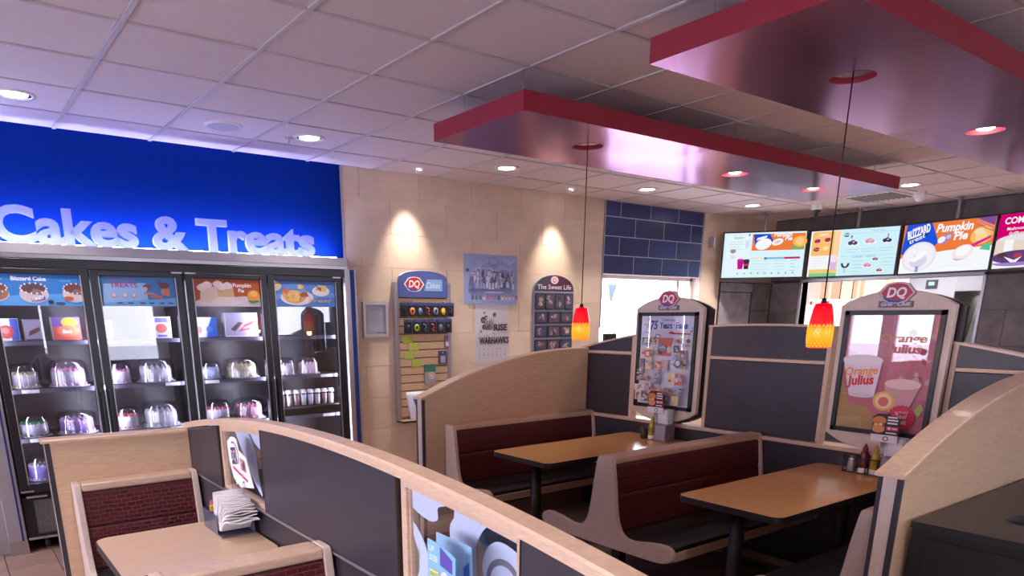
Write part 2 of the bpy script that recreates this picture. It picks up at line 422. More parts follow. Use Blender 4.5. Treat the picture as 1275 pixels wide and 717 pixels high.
# grey tile wainscot near the corner
t = MB(); t.box(8.57, M_X, W_Y-0.03, W_Y-0.001, 0, 2.085); wains = t.build('tile_backing', slate_joint, wall_back)
t = MB(); t.box(8.565, M_X-0.01, W_Y-0.05, W_Y-0.001, 2.085, 2.10); t.build('edge_trim', alu, wall_back)
for (x0, x1, z0, z1, mm) in ((8.575, 9.30, 1.96, 2.08, slate_pale), (8.575, 9.27, 1.30, 1.955, slate_pale), (9.30, 9.74, 1.72, 2.08, slate[2]), (9.30, 9.74, 1.42, 1.715, slate[2]), (8.575, 9.1, 0.9, 1.295, slate[0]), (9.1, 9.74, 0.9, 1.295, slate[1])):
    t = MB(); t.box(x0, x1-0.006, W_Y-0.040, W_Y-0.028, z0, z1-0.006); t.build('slate_tile', mm, wall_back, bevel=0.002, seg=1)
# drive-through window
wd = MB(); wd.box(WX0, WX0+0.05, W_Y+0.10, W_Y+0.16, WZ0, WZ1); wd.box(WX1-0.05, WX1, W_Y+0.10, W_Y+0.16, WZ0, WZ1); wd.box(WX0, WX1, W_Y+0.10, W_Y+0.16, WZ1-0.04, WZ1); wd.box(WX0, WX1, W_Y+0.10, W_Y+0.16, WZ0, WZ0+0.06)
win1 = struct(wd.build('window_1', white_paint), 'bright drive-through window under blue tiles')
wp = MB(); wp.box(WX0+0.05, WX1-0.05, W_Y+0.125, W_Y+0.131, WZ0+0.06, WZ1-0.04); wp.build('pane', pane_glass, win1)
ws = MB(); ws.box(WX0-0.02, WX1+0.02, W_Y-0.04, W_Y+0.10, WZ0-0.03, WZ0); ws.build('sill', white_paint, win1, bevel=0.004)
wj = MB(); wj.box(WX1-0.32, WX1-0.27, W_Y+0.09, W_Y+0.15, WZ0+0.06, WZ1-0.04); wj.build('jamb', white_paint, win1, bevel=0.004)
# blue fascia
b = MB(); b.box(-3.1, 3.06, W_Y, W_Y+0.12, 2.06, CEIL+0.06)
fascia = struct(b.build('wall_fascia', blue_paint), 'blue painted fascia above the cake cooler')
t = MB(); t.box(3.054, 3.074, W_Y-0.010, W_Y+0.02, 2.07, CEIL-0.004); t.build('edge_trim', alu, fascia)
b = MB(); b.box(0.05, 3.20, 6.62, 6.75, 0, 2.3); b.box(0.05, 0.12, 6.05, 6.62, 0, 2.3); b.box(3.12, 3.20, 6.2, 6.62, 0, 2.3); b.box(0.05, 3.20, 6.15, 6.75, 2.2, 2.3); struct(b.build('wall_alcove', mat('alcove_paint', (0.05, 0.05, 0.06), 0.8)), 'dark back of the cooler alcove')
# ledge under the letters
l = MB(); l.box(-1.5, 2.985, 5.855, W_Y, 2.074, 2.139); ledge = struct(l.build('trim_1', mat('ledge_paint', (0.42, 0.40, 0.45), 0.4), bevel=0.004), 'grey ledge the illuminated letters stand on')
l = MB(); l.box(-1.5, 2.985, 5.870, 5.90, 2.048, 2.074); l.build('lower_lip', steel, ledge)
# posts either side of the cooler
def post(name, x0, x1, blue_x, side, bw=0.036):
    p = MB(); p.box(x0, x1, 5.862, 6.06, 0, 2.05); o = struct(p.build(name, alu, bevel=0.003), 'aluminium post beside the cooler, %s' % side)
    q = MB(); q.box(blue_x, blue_x+bw, 5.852, 5.863, 0.10, 2.045); q.build('blue_stripe', blue_stripe, o)
    q = MB(); q.box(x0-0.003, x1+0.003, 5.856, 6.0, 0, 0.10); q.build('foot', steel, o)
    return o
post('trim_2', 0.185, 0.298, 0.268, 'at its left end', 0.012); post('trim_3', 2.955, 3.065, 3.005, 'at its right end')
b = MB(); b.box(-3.1, 0.185, 5.95, 6.1, 0, 2.06); wl = struct(b.build('wall_left_return', mat('charcoal_wall', (0.035, 0.03, 0.04), 0.6)), 'dark wall left of the cooler')
b = MB(); b.box(-3.1, 0.185, 5.925, 5.95, 0, 0.40); struct(b.build('baseboard_1', alu), 'grey metal baseboard on the dark wall left of the cooler'); 

# --- menu wall with the kitchen pass-through
PY0, PY1, PZ0, PZ1 = 3.42, 5.58, 1.05, 2.085
b = MB(); b.box(M_X, M_X+0.14, -3.1, PY0, 0, CEIL+0.06); b.box(M_X, M_X+0.14, PY1, W_Y+0.18, 0, CEIL+0.06)
b.box(M_X, M_X+0.14, PY0, PY1, 0, PZ0); b.box(M_X, M_X+0.14, PY0, PY1, PZ1, CEIL+0.06)
wall_right = struct(b.build('wall_right', slate_joint), 'joints of the dark slate menu wall')
def slate_run(ya, yb, za, zb):
    z = za; r = 0
    while z < zb-0.01:
        z1 = min(z+0.40, zb); y = ya-(0.3 if r % 2 else 0)
        while y < yb:
            y0, y1 = max(y, ya), min(y+0.61, yb)
            if y1-y0 > 0.02:
                t = MB(); t.box(M_X-random.uniform(0.010, 0.013), M_X+0.002, y0+0.002, y1-0.002, z+0.002, z1-0.002); t.build('slate_tile', random.choice(slate), wall_right, bevel=0.0015, seg=1)
            y += 0.61
        z = z1; r += 1
slate_run(PY1+0.03, W_Y-0.03, 0.9, PZ1); slate_run(1.0, PY0-0.03, 0.9, PZ1); slate_run(1.0, W_Y-0.005, PZ1+0.03, CEIL-0.006)
fr = MB()
for (y0, y1, z0, z1) in ((PY0-0.03, PY0, PZ0, PZ1+0.03), (PY1, PY1+0.03, PZ0, PZ1+0.03), (PY0-0.03, PY1+0.03, PZ1, PZ1+0.035)): fr.box(M_X-0.02, M_X+0.16, y0, y1, z0, z1)
fr.build('pass_through_frame', steel, wall_right)
ct = MB(); ct.box(M_X-0.10, M_X+0.30, PY0, PY1, PZ0-0.04, PZ0); ct.build('pass_through_counter', steel, wall_right)
# --- other walls, with the shopfront windows behind the camera
wallp = mat('interior_wall_paint', (0.50, 0.42, 0.36), 0.7)
def wall_with_openings(name, axis, at, thick, lo, hi, ops, label):
    """vertical wall along x (axis 0) or y (axis 1) at a fixed other coordinate"""
    b = MB(); ops = sorted(ops); cur = lo
    def bx(a0, a1, z0, z1):
        if a1-a0 < 1e-4: return
        if axis == 0: b.box(a0, a1, at, at+thick, z0, z1)
        else: b.box(at, at+thick, a0, a1, z0, z1)
    for (a0, a1, z0, z1) in ops:
        bx(cur, a0, 0, CEIL+0.06); bx(a0, a1, 0, z0); bx(a0, a1, z1, CEIL+0.06); cur = a1
    bx(cur, hi, 0, CEIL+0.06)
    o = struct(b.build(name, wallp), label)
    return o
SW = [(1.50, 1.60, 0.9, 2.3), (2.47, 3.45, 0.85, 2.4), (5.75, 7.10, 0.95, 2.4)]
WW = [(-2.4, -0.3, 0.8, 2.4), (0.2, 2.2, 0.8, 2.4), (2.6, 4.30, 0.8, 2.3), (4.62, 5.17, 0.88, 1.9), (5.33, 5.85, 0.86, 1.9)]  # first three openings are added, to bring daylight onto partition panels and wood
wf = wall_with_openings('wall_front', 0, -3.15, 0.15, -3.1, 12.5, SW, 'shopfront wall behind the camera')
wl2 = wall_with_openings('wall_left', 1, -3.15, 0.15, -3.1, 6.2, WW, 'window wall behind the camera on the left')
n = 2
for (a0, a1, z0, z1) in SW:
    g = MB(); g.box(a0, a1, -3.10, -3.04, z0, z0+0.05); g.box(a0, a1, -3.10, -3.04, z1-0.05, z1); g.box(a0, a0+0.03, -3.10, -3.04, z0, z1); g.box(a1-0.03, a1, -3.10, -3.04, z0, z1)
    o = struct(g.build('window_%d' % n, alu), 'shopfront window behind the camera'); q = MB(); q.box(a0+0.03, a1-0.03, -3.075, -3.069, z0+0.05, z1-0.05); q.build('pane', pane_glass, o); n += 1
for (a0, a1, z0, z1) in WW:
    g = MB(); g.box(-3.10, -3.04, a0, a1, z0, z0+0.05); g.box(-3.10, -3.04, a0, a1, z1-0.05, z1); g.box(-3.10, -3.04, a0, a0+0.03, z0, z1); g.box(-3.10, -3.04, a1-0.03, a1, z0, z1)
    o = struct(g.build('window_%d' % n, alu), 'unseen side window behind the camera'); q = MB(); q.box(-3.075, -3.069, a0+0.03, a1-0.03, z0+0.05, z1-0.05); q.build('pane', pane_glass, o); n += 1
# --- kitchen shell
kw = mat('kitchen_wall', (0.72, 0.66, 0.60), 0.6)
b = MB(); b.box(12.3, 12.4, 1.0, 7.0, 0, 3); b.box(M_X+0.14, 12.4, 6.9, 7.0, 0, 3); b.box(M_X+0.14, 12.4, 1.0, 1.1, 0, 3)
struct(b.build('wall_kitchen', kw), 'pale kitchen walls beyond the pass-through')
b = MB(); b.box(M_X+0.1, 12.4, 1.0, 7.0, 2.9, 3.0); struct(b.build('ceiling_kitchen', white_paint), 'kitchen ceiling')
# --- ground outside
b = MB(); b.box(-40, 45, -40, 45, -0.2, -0.12); struct(b.build('ground', mat('pale_concrete', (0.55, 0.55, 0.56), 0.8, noise=0.1)), 'pale concrete lot outside')

# ================================================================== ceiling clouds
def cloud(label, x0, x1, y0, y1, z0, z1, holes, joint, grp='suspended ceiling clouds'):
    t = thing('ceiling_cloud', ((x0+x1)/2, (y0+y1)/2, z0), label, 'ceiling panel', grp)
    yc = (y0+y1)/2; hw = (y1-y0)/2
    def sheet(z, name, mats, xa, xb):
        mb = MB(); xs = xa
        for (hx, hy, hr) in sorted(h for h in holes if xa < h[0] < xb):
            a, b_ = hx-hw*0.5, hx+hw*0.5
            if a > xs: mb.add([(xs, y0, z), (a, y0, z), (a, y1, z), (xs, y1, z)], [(0, 1, 2, 3)])
            ring = []; sq = []
            for k in range(32):
                th = 2*math.pi*k/32; cx_, sy_ = math.cos(th), math.sin(th)
                ring.append((hx+hr*cx_, hy+hr*sy_, z))
                sx_ = hw*0.5; top = y1-hy; bot = hy-y0; ty = top if sy_ > 0 else bot
                s_ = min(sx_/abs(cx_) if abs(cx_) > 1e-6 else 9, ty/abs(sy_) if abs(sy_) > 1e-6 else 9)
                sq.append((hx+s_*cx_, hy+s_*sy_, z))
            mb.add(ring+sq, [(k, (k+1) % 32, 32+(k+1) % 32, 32+k) for k in range(32)])
            for (px, py) in ((a, y0), (a, y1), (b_, y0), (b_, y1)):   # square corners missed by the rays
                d = sorted(sq, key=lambda q: (q[0]-px)**2+(q[1]-py)**2)
                xe = next(q for q in d if abs(q[0]-px) < 1e-5); ye = next(q for q in d if abs(q[1]-py) < 1e-5)
                if (xe[0]-ye[0])**2+(xe[1]-ye[1])**2 > 1e-10: mb.add([(px, py, z), xe, ye], [(0, 1, 2)])
            xs = b_
        mb.add([(xs, y0, z), (xb, y0, z), (xb, y1, z), (xs, y1, z)], [(0, 1, 2, 3)])
        return mb.build(name, mats, t)
    ends = [x0]+joint+[x1]
    for a, b_ in zip(ends[:-1], ends[1:]): sheet(z0, 'underside_panel', cloud_metal, a, b_-(0.002 if b_ != x1 else 0))
    sheet(z0+0.026, 'plate_back', red_edge, x0+0.001, x1-0.001)
    e = MB()
    for (p, q) in (((x0, y0), (x1, y0)), ((x1, y0), (x1, y1)), ((x1, y1), (x0, y1)), ((x0, y1), (x0, y0))):
        e.add([(*p, z0), (*q, z0), (*q, z1), (*p, z1)], [(0, 1, 2, 3)])
    e.build('edge_band', red_edge, t)
    for (hx, hy, hr) in holes:
        h = MB(); h.lathe([(hr, z0-0.001), (hr, z0+0.0265)], (hx, hy, 0), 32); h.build('hole_lining', red_edge, t)
    for (hx, hy) in ((x0+0.02, y0+0.03), (x0+0.02, y0+hw*1.3), (x0+1.9, y0+0.03), (x1-0.4, y0+0.03), (x1-0.3, y1-0.05), (x0+1.5, y1-0.05)):
        h = MB(); h.cyl((hx, hy, 0), 0.0022, z0+0.02, CEIL+0.003, 8); h.build('hanger_rod', steel, t)
    return t
HR = 0.098
cl1 = cloud('long red-edged ceiling cloud over the farther table, second from the right', 2.715, 6.985, 3.215, 4.075, 2.70, 2.80, [(3.6, 3.62, HR), (5.208, 3.63, HR), (6.38, 3.652, HR)], [3.62+0.72])
cl2 = cloud('large red-edged ceiling cloud at the upper right, over the nearer table', 2.70, 7.02, 1.495, 2.36, 2.70, 2.80, [(3.605, 1.935, HR), (5.256, 1.972, HR), (6.45, 1.95, HR)], [4.87])
def cloud_lamp(x, y, label):
    t = thing('cloud_downlight', (x, y, 2.726), label, 'ceiling light', 'downlights in the red-edged clouds')
    r = MB(); r.lathe([(0.052, 2.742), (0.060, 2.740), (0.060, 2.86), (0.0, 2.865)], (x, y, 0), 24); r.build('housing', white_plastic, t)
    l = MB(); l.lathe([(0.0, 2.702), (0.030, 2.705), (0.046, 2.712), (0.052, 2.722), (0.052, 2.745)], (x, y, 0), 24); l.build('lamp', lamp_glow, t)
    h = MB(); h.tube([(x-0.13, y, 2.765), (x-0.056, y, 2.765)], 0.004); h.v += []; h.build('bracket', black_metal, t)
    h = MB(); h.tube([(x+0.056, y, 2.765), (x+0.13, y, 2.765)], 0.004); h.build('bracket', black_metal, t)
    h = MB(); h.box(x-0.135, x-0.125, y-0.01, y+0.01, 2.726, 2.77); h.build('bracket_foot', black_metal, t)
    h = MB(); h.box(x+0.125, x+0.135, y-0.01, y+0.01, 2.726, 2.77); h.build('bracket_foot', black_metal, t)
    lamp('lamp_light', 'SPOT', (x, y, 2.690), LAMP['cloud'], (1, 0.9, 0.82), t, (x, y, 0), spot_size=1.9, spot_blend=0.6, shadow_soft_size=0.05)
cloud_lamp(5.208, 3.63, 'round downlight in the left hole of the farther red-edged cloud')
cloud_lamp(6.38, 3.652, 'round downlight in the farthest hole of the farther red-edged cloud')
cloud_lamp(5.256, 1.972, 'round downlight in the hole of the large upper-right cloud')
cloud_lamp(6.45, 1.95, 'round downlight at the far end of the large upper-right cloud')

# ------------------------------------------------------------------ pendants
def glow_glass(name):
    M = bpy.data.materials.new(name); M.use_nodes = True; nt = M.node_tree; b = nt.nodes['Principled BSDF']
    tc = nt.nodes.new('ShaderNodeTexCoord'); sp = nt.nodes.new('ShaderNodeSeparateXYZ'); nt.links.new(tc.outputs['Object'], sp.inputs[0])
    mr = nt.nodes.new('ShaderNodeMapRange'); mr.inputs[1].default_value = 0.0; mr.inputs[2].default_value = 0.205
    nt.links.new(sp.outputs[2], mr.inputs[0])
    r = nt.nodes.new('ShaderNodeValToRGB'); e = r.color_ramp.elements
    e[0].position = 0.0; e[0].color = (1.0, 0.07, 0.005, 1); e[1].position = 1.0; e[1].color = (0.75, 0.0, 0.008, 1)
    for p, c_ in ((0.10, (1.0, 0.16, 0.004, 1)), (0.38, (1.0, 0.30, 0.008, 1)), (0.50, (1.0, 0.10, 0.004, 1)), (0.58, (0.95, 0.006, 0.006, 1))):
        q = e.new(p); q.color = c_
    nt.links.new(mr.outputs[0], r.inputs[0]); nt.links.new(r.outputs[0], b.inputs['Base Color']); nt.links.new(r.outputs[0], b.inputs['Emission Color'])
    b.inputs['Emission Strength'].default_value = 0.80; b.inputs['Roughness'].default_value = 0.15
    MATS[name] = M; return M
pend_glass = glow_glass('amber_red_glass')
pend_net = mat('raised_amber_beads', (0.9, 0.20, 0.01), 0.2, emit=0.62, ecol=(1.0, 0.40, 0.03))
def pendant(x, y, label):
    zb = 1.492
    t = thing('pendant_lamp', (x, y, zb), label, 'pendant light', 'red glass pendant lamps')
    prof = [(0.052, 0.0), (0.057, 0.02), (0.0595, 0.055), (0.059, 0.095), (0.0545, 0.140), (0.047, 0.180), (0.041, 0.202), (0.036, 0.212), (0.012, 0.216)]
    s = MB(); s.lathe([(r, zb+z) for r, z in prof], (x, y, 0), 32); s.build('glass_shade', pend_glass, t)
    n = MB(); pp = prof[:5]
    def rad(z):
        for (r0, z0), (r1, z1) in zip(prof[:-1], prof[1:]):
            if z0 <= z <= z1: return r0+(r1-r0)*(z-z0)/(z1-z0)
        return 0.05
    for row in range(9):
        z = 0.010+row*0.0122
        for k in range(18):
            th = 2*math.pi*(k+0.5*(row % 2))/18; r = rad(z)
            cx_, cy_ = x+math.cos(th)*r, y+math.sin(th)*r
            tn = Vector((-math.sin(th), math.cos(th), 0)); up = Vector((0, 0, 1)); nn = Vector((math.cos(th), math.sin(th), 0)); c_ = Vector((cx_, cy_, zb+z))
            n.add([c_+tn*0.0078, c_+up*0.0088, c_-tn*0.0078, c_-up*0.0088, c_+nn*0.004], [(0, 1, 4), (1, 2, 4), (2, 3, 4), (3, 0, 4)])
    n.build('bead_net', pend_net, t)
    c_ = MB(); c_.lathe([(0.0, zb+0.240), (0.010, zb+0.238), (0.014, zb+0.215), (0.0, zb+0.214)], (x, y, 0), 16); c_.build('cap', black_metal, t)
    c_ = MB(); c_.cyl((x, y, 0), 0.0032, zb+0.23, CEIL, 8); c_.build('cord', black_metal, t)
    c_ = MB(); c_.lathe([(0.0, CEIL-0.012), (0.05, CEIL-0.008), (0.055, CEIL+0.002)], (x, y, 0), 20); c_.build('canopy', alu, t)
    lamp('lamp_light', 'POINT', (x, y, zb-0.02), LAMP['pend'], (1, 0.55, 0.25), t, shadow_soft_size=0.03)
pendant(3.605, 3.625, 'red and amber glass pendant hanging before the photo board on the stone wall')
pendant(3.605, 1.935, 'red and amber glass pendant hanging beside the nearer poster stand')

# ------------------------------------------------------------------ ceiling fittings
def downlight(x, y, label, energy=None):
    t = thing('recessed_downlight', (x, y, CEIL), label, 'ceiling light', 'recessed downlights')
    r = MB(); r.lathe([(0.112, CEIL+0.003), (0.112, CEIL-0.006), (0.092, CEIL-0.008), (0.088, CEIL-0.001)], (x, y, 0), 32); r.build('trim_ring', white_plastic, t)
    r = MB(); r.lathe([(0.090, CEIL-0.004), (0.05, CEIL+0.0025)], (x, y, 0), 32); r.build('reflector', reflector, t)
    l = MB(); l.lathe([(0.072, CEIL-0.0045), (0.0, CEIL-0.006)], (x, y, 0), 24); l.build('lamp', lamp_glow, t)
    lamp('lamp_light', 'SPOT', (x, y, CEIL-0.03), energy or LAMP['down'], (1, 0.90, 0.84), t, (x, y, 0), spot_size=1.75, spot_blend=0.7, shadow_soft_size=0.07)
for (x, y), lb in zip(HOLES, ('bright downlight at the left edge, above the cake sign', 'downlight above the right half of the cake sign', 'downlight in front of the stone wall, above the team poster', 'downlight in front of the blue tile header', 'downlight near the far corner above the menu screens', 'downlight beyond the end of the farther red-edged cloud')):
    downlight(x, y, 'recessed '+lb, 110 if x > 8 else None)
for x, y, lb in ((0.6, 3.4, 'over the small table by the low partition'), (0.6, 1.4, 'over the camera side of the low partition'), (8.2, 1.8, 'over the order counter at the right'), (2.4, 0.4, 'over the aisle by the waste station')): downlight(x, y, 'recessed downlight '+lb, 110 if x > 8 else None)
def washer(x, y, label):
    t = thing('wall_washer', (x, y, CEIL), label, 'spotlight', 'small accent spots along the stone wall')
    r = MB(); r.lathe([(0.06, CEIL+0.003), (0.06, CEIL-0.004), (0.035, CEIL-0.005)], (x, y, 0), 24); r.build('trim_ring', white_plastic, t)
    Mx = Matrix.Translation((x, y+0.01, CEIL-0.025)) @ Matrix.Rotation(math.radians(28), 4, 'X')
    r = MB(); prof = [(0.026, 0.02), (0.028, -0.012)]
    r.lathe(prof, (0, 0, 0), 20); r.v = [tuple(Mx @ Vector(p)) for p in r.v]; r.build('lamp_holder', white_plastic, t)
    r = MB(); r.lathe([(0.0, -0.010), (0.024, -0.008)], (0, 0, 0), 20); r.v = [tuple(Mx @ Vector(p)) for p in r.v]; r.build('lamp', lamp_glow, t)
    lamp('lamp_light', 'SPOT', (x, y+0.03, CEIL-0.05), LAMP['wash'], (1, 0.88, 0.76), t, (x+0.02, W_Y, 1.70), spot_size=1.05, spot_blend=1.0, shadow_soft_size=0.03)
washer(3.70, 5.80, 'small accent spot lighting the stone wall above the cake accessory rack')
washer(5.536, 5.784, 'small accent spot lighting the stone wall above the photo board')
t = thing('ceiling_speaker', (1.827, 5.331, CEIL), 'round white ceiling speaker grille between two downlights', 'speaker')
r = MB(); r.lathe([(0.125, CEIL+0.003), (0.125, CEIL-0.006), (0.108, CEIL-0.009)], (1.827, 5.331, 0), 36); r.build('ring', white_plastic, t)
r = MB(); r.lathe([(0.108, CEIL-0.008), (0.05, CEIL-0.011), (0.0, CEIL-0.012)], (1.827, 5.331, 0), 36); r.build('grille', mat('speaker_grille', (0.55, 0.54, 0.58), 0.6, bump=0.5, bscale=300), t)
t = thing('fire_sprinkler', (2.33, 5.40, CEIL), 'tiny chrome fire sprinkler beside the downlight above the cake sign', 'sprinkler')
r = MB(); r.lathe([(0.03, CEIL+0.003), (0.028, CEIL-0.005), (0.008, CEIL-0.006), (0.008, CEIL-0.03), (0.0, CEIL-0.03)], (2.33, 5.40, 0), 16); r.build('escutcheon', steel, t)
r = MB(); r.cyl((2.33, 5.40, 0), 0.018, CEIL-0.036, CEIL-0.033, 12); r.build('deflector', steel, t)
t = thing('air_vent', (8.70, 4.2, CEIL), 'slotted ceiling air vent beyond the farther red-edged cloud', 'vent')
r = MB(); r.box(8.42, 8.98, 3.92, 4.48, CEIL-0.008, CEIL+0.002); r.build('frame', white_paint, t, bevel=0.003)
for k in range(9):
    r = MB(); r.box(8.46, 8.94, 3.965+k*0.056, 3.99+k*0.056, CEIL-0.016, CEIL-0.007); r.build('slat', mat('vent_slat', (0.30, 0.27, 0.26), 0.5), t)
def camera_dome(x, y, label, glossy):
    t = thing('security_camera', (x, y, CEIL), label, 'camera', 'ceiling cameras')
    r = MB(); r.lathe([(0.062, CEIL+0.003), (0.064, CEIL-0.03), (0.06, CEIL-0.05), (0.05, CEIL-0.055)], (x, y, 0), 24); r.build('base', white_plastic, t)
    r = MB(); r.lathe([(0.05, CEIL-0.05)]+[(0.05*math.cos(a), CEIL-0.05-0.05*math.sin(a)) for a in lin(0.1, 1.5, 7)], (x, y, 0), 24)
    r.build('dome', black_plastic if not glossy else white_plastic, t)
    if not glossy: r = MB(); r.cyl((x, y, 0), 0.02, CEIL-0.14, CEIL-0.09, 12); r.build('lens_barrel', black_plastic, t)
camera_dome(8.75, 4.93, 'white ceiling camera with a dark lens above the second menu screen', False)
camera_dome(8.76, 3.80, 'white domed ceiling camera above the third menu screen', True)

# ================================================================== menu screens
SKY, WHT, ORG_, PUR, BLU, MAG, GRN = (0.62, 0.86, 0.93), (0.92, 0.94, 0.97), (0.85, 0.20, 0.045), (0.20, 0.05, 0.30), (0.02, 0.07, 0.55), (0.62, 0.0, 0.16), (0.08, 0.50, 0.18)
TVW, TVH, TVZ = 1.0, 0.575, 2.104
def screen(x, y, yaw, label, paint, pole=0.0):
    t = thing('menu_screen', (x, y, TVZ), label, 'screen', 'menu screens over the pass-through', rz=-math.pi/2+yaw)
    # local frame: x to the viewer's right, -y toward the viewer, z up
    b = MB(); b.box(-TVW/2, TVW/2, 0, 0.045, 0, TVH); b.build('casing', black_plastic, t, bevel=0.004, local=True)
    b = MB(); b.box(-0.3, 0.3, 0.045, 0.07, 0.12, TVH-0.1); b.build('rear_housing', black_plastic, t, bevel=0.006, local=True)
    a = Art((-TVW/2+0.016, 0, 0.018), UX, UZ, (0, -1, 0), emit=0.57); a.W, a.H = TVW-0.032, TVH-0.036
    paint(a); a.done('display', t, local=True)
    b = MB(); b.cyl((pole, 0.065, 0), 0.019, TVH-0.3, CEIL-TVZ+0.004, 16); b.build('hanging_pole', alu, t, local=True)
    b = MB(); b.cyl((pole, 0.065, 0), 0.04, CEIL-TVZ-0.012, CEIL-TVZ+0.002, 16); b.build('ceiling_flange', alu, t, local=True)
    return t
def cup(a, x, y, w, h, body, rim):
    a.poly([(x-w*0.36, y), (x+w*0.36, y), (x+w*0.5, y+h), (x-w*0.5, y+h)], body); a.ell(x, y+h, w*0.5, h*0.12, rim)
def lines(a, x, y, wds, h, gap, col):
    for i, wd in enumerate(wds): a.rect(x, y-i*gap, x+wd, y-i*gap+h, col, new=(i == 0))
def tv1(a):
    W, H = a.W, a.H
    a.rect(0, 0, W, H, (0.70, 0.90, 0.96)); a.rect(0.03, 0.03, 0.33*W, H-0.03, (0.78, 0.92, 0.98))
    a.rect(0.35*W, 0.60*H, W-0.01, H-0.02, ORG_)
    a.poly([(0.36*W, H-0.02), (0.56*W, H-0.02), (0.61*W, 0.80*H), (0.39*W, 0.70*H)], BLU)
    a.ell(0.49*W, 0.74*H, 0.10*W, 0.12*H, WHT, rot=0.3); a.poly([(0.40*W, 0.82*H), (0.52*W, 0.88*H), (0.53*W, 0.93*H), (0.41*W, 0.88*H)], (0.9, 0.9, 0.95))
    a.ell(0.66*W, 0.78*H, 0.07*W, 0.07*H, WHT, rot=0.3); a.ell(0.66*W, 0.78*H, 0.04*W, 0.035*H, (0.75, 0.6, 0.6), rot=0.3)
    a.ell(0.93*W, 0.78*H, 0.085*W, 0.12*H, (0.95, 0.48, 0.10)); a.ell(0.93*W, 0.78*H, 0.05*W, 0.08*H, (0.98, 0.62, 0.25))
    a.poly([(0.82*W, 0.66*H), (0.86*W, 0.62*H), (0.98*W, 0.60*H), (0.97*W, 0.68*H), (0.92*W, 0.64*H), (0.88*W, 0.69*H)], GRN)
    a.text(0.72*W, 0.90*H, 0.05, 'Pumpkin', WHT, wd=0.22*W, align='c', bold=0.03, shear=0.15); a.text(0.79*W, 0.81*H, 0.05, 'Pie', WHT, align='c', bold=0.03, shear=0.15)
    a.text(0.18*W, 0.87*H, 0.030, 'Shakes', (0.10, 0.30, 0.42), align='c', shear=0.3)
    cup(a, 0.29*W, 0.66*H, 0.05*W, 0.20*H, (0.75, 0.70, 0.88), (0.95, 0.95, 1.0)); a.ell(0.31*W, 0.95*H, 0.012*W, 0.02*H, (0.55, 0.03, 0.06))
    a.ell(0.12*W, 0.60*H, 0.035*W, 0.05*H, (0.35, 0.25, 0.35)); a.ell(0.12*W, 0.47*H, 0.03*W, 0.045*H, (0.85, 0.70, 0.72))
    cup(a, 0.225*W, 0.19*H, 0.085*W, 0.21*H, (0.55, 0.01, 0.28), (0.75, 0.02, 0.40)); cup(a, 0.30*W, 0.19*H, 0.075*W, 0.20*H, (0.06, 0.02, 0.05), (0.05, 0.05, 0.09)); a.rect(0.27*W, 0.26*H, 0.33*W, 0.31*H, (0.6, 0.03, 0.12))
    a.rect(0.52*W, 0.40*H, 0.76*W, 0.445*H, (0.25, 0.50, 0.75)); a.rect(0.76*W, 0.40*H, 0.95*W, 0.445*H, (0.55, 0.02, 0.22)); a.ell(0.53*W, 0.42*H, 0.018*W, 0.03*H, (0.08, 0.22, 0.4)); a.rect(0.36*W, 0.42*H, 0.50*W, 0.44*H, (0.95, 0.70, 0.45))
    lines(a, 0.07*W, 0.80*H, (0.16*W, 0.18*W, 0.13*W, 0.17*W), 0.005, 0.03, (0.45, 0.62, 0.68))
    lines(a, 0.37*W, 0.36*H, (0.2*W, 0.22*W, 0.18*W, 0.21*W, 0.16*W), 0.005, 0.034, (0.55, 0.70, 0.76)); lines(a, 0.64*W, 0.36*H, (0.15*W, 0.12*W, 0.14*W, 0.13*W), 0.005, 0.034, (0.5, 0.66, 0.72)); lines(a, 0.84*W, 0.36*H, (0.07*W, 0.05*W, 0.07*W, 0.06*W), 0.006, 0.04, (0.35, 0.5, 0.6))
    for i in range(9): a.ell((0.20+0.085*i)*W, 0.09*H, 0.010*W, 0.02*H, (0.30, 0.38, 0.45), new=(i == 0))
def sundae(a, x, y, s, dark):
    a.ell(x, y, s, s*0.35, WHT); a.ell(x-s*0.35, y+s*0.15, s*0.38, s*0.32, dark); a.ell(x+s*0.3, y+s*0.12, s*0.42, s*0.3, dark); a.ell(x, y+s*0.36, s*0.3, s*0.26, dark)
    a.ell(x+s*0.1, y+s*0.28, s*0.14, s*0.1, (0.9, 0.75, 0.72))
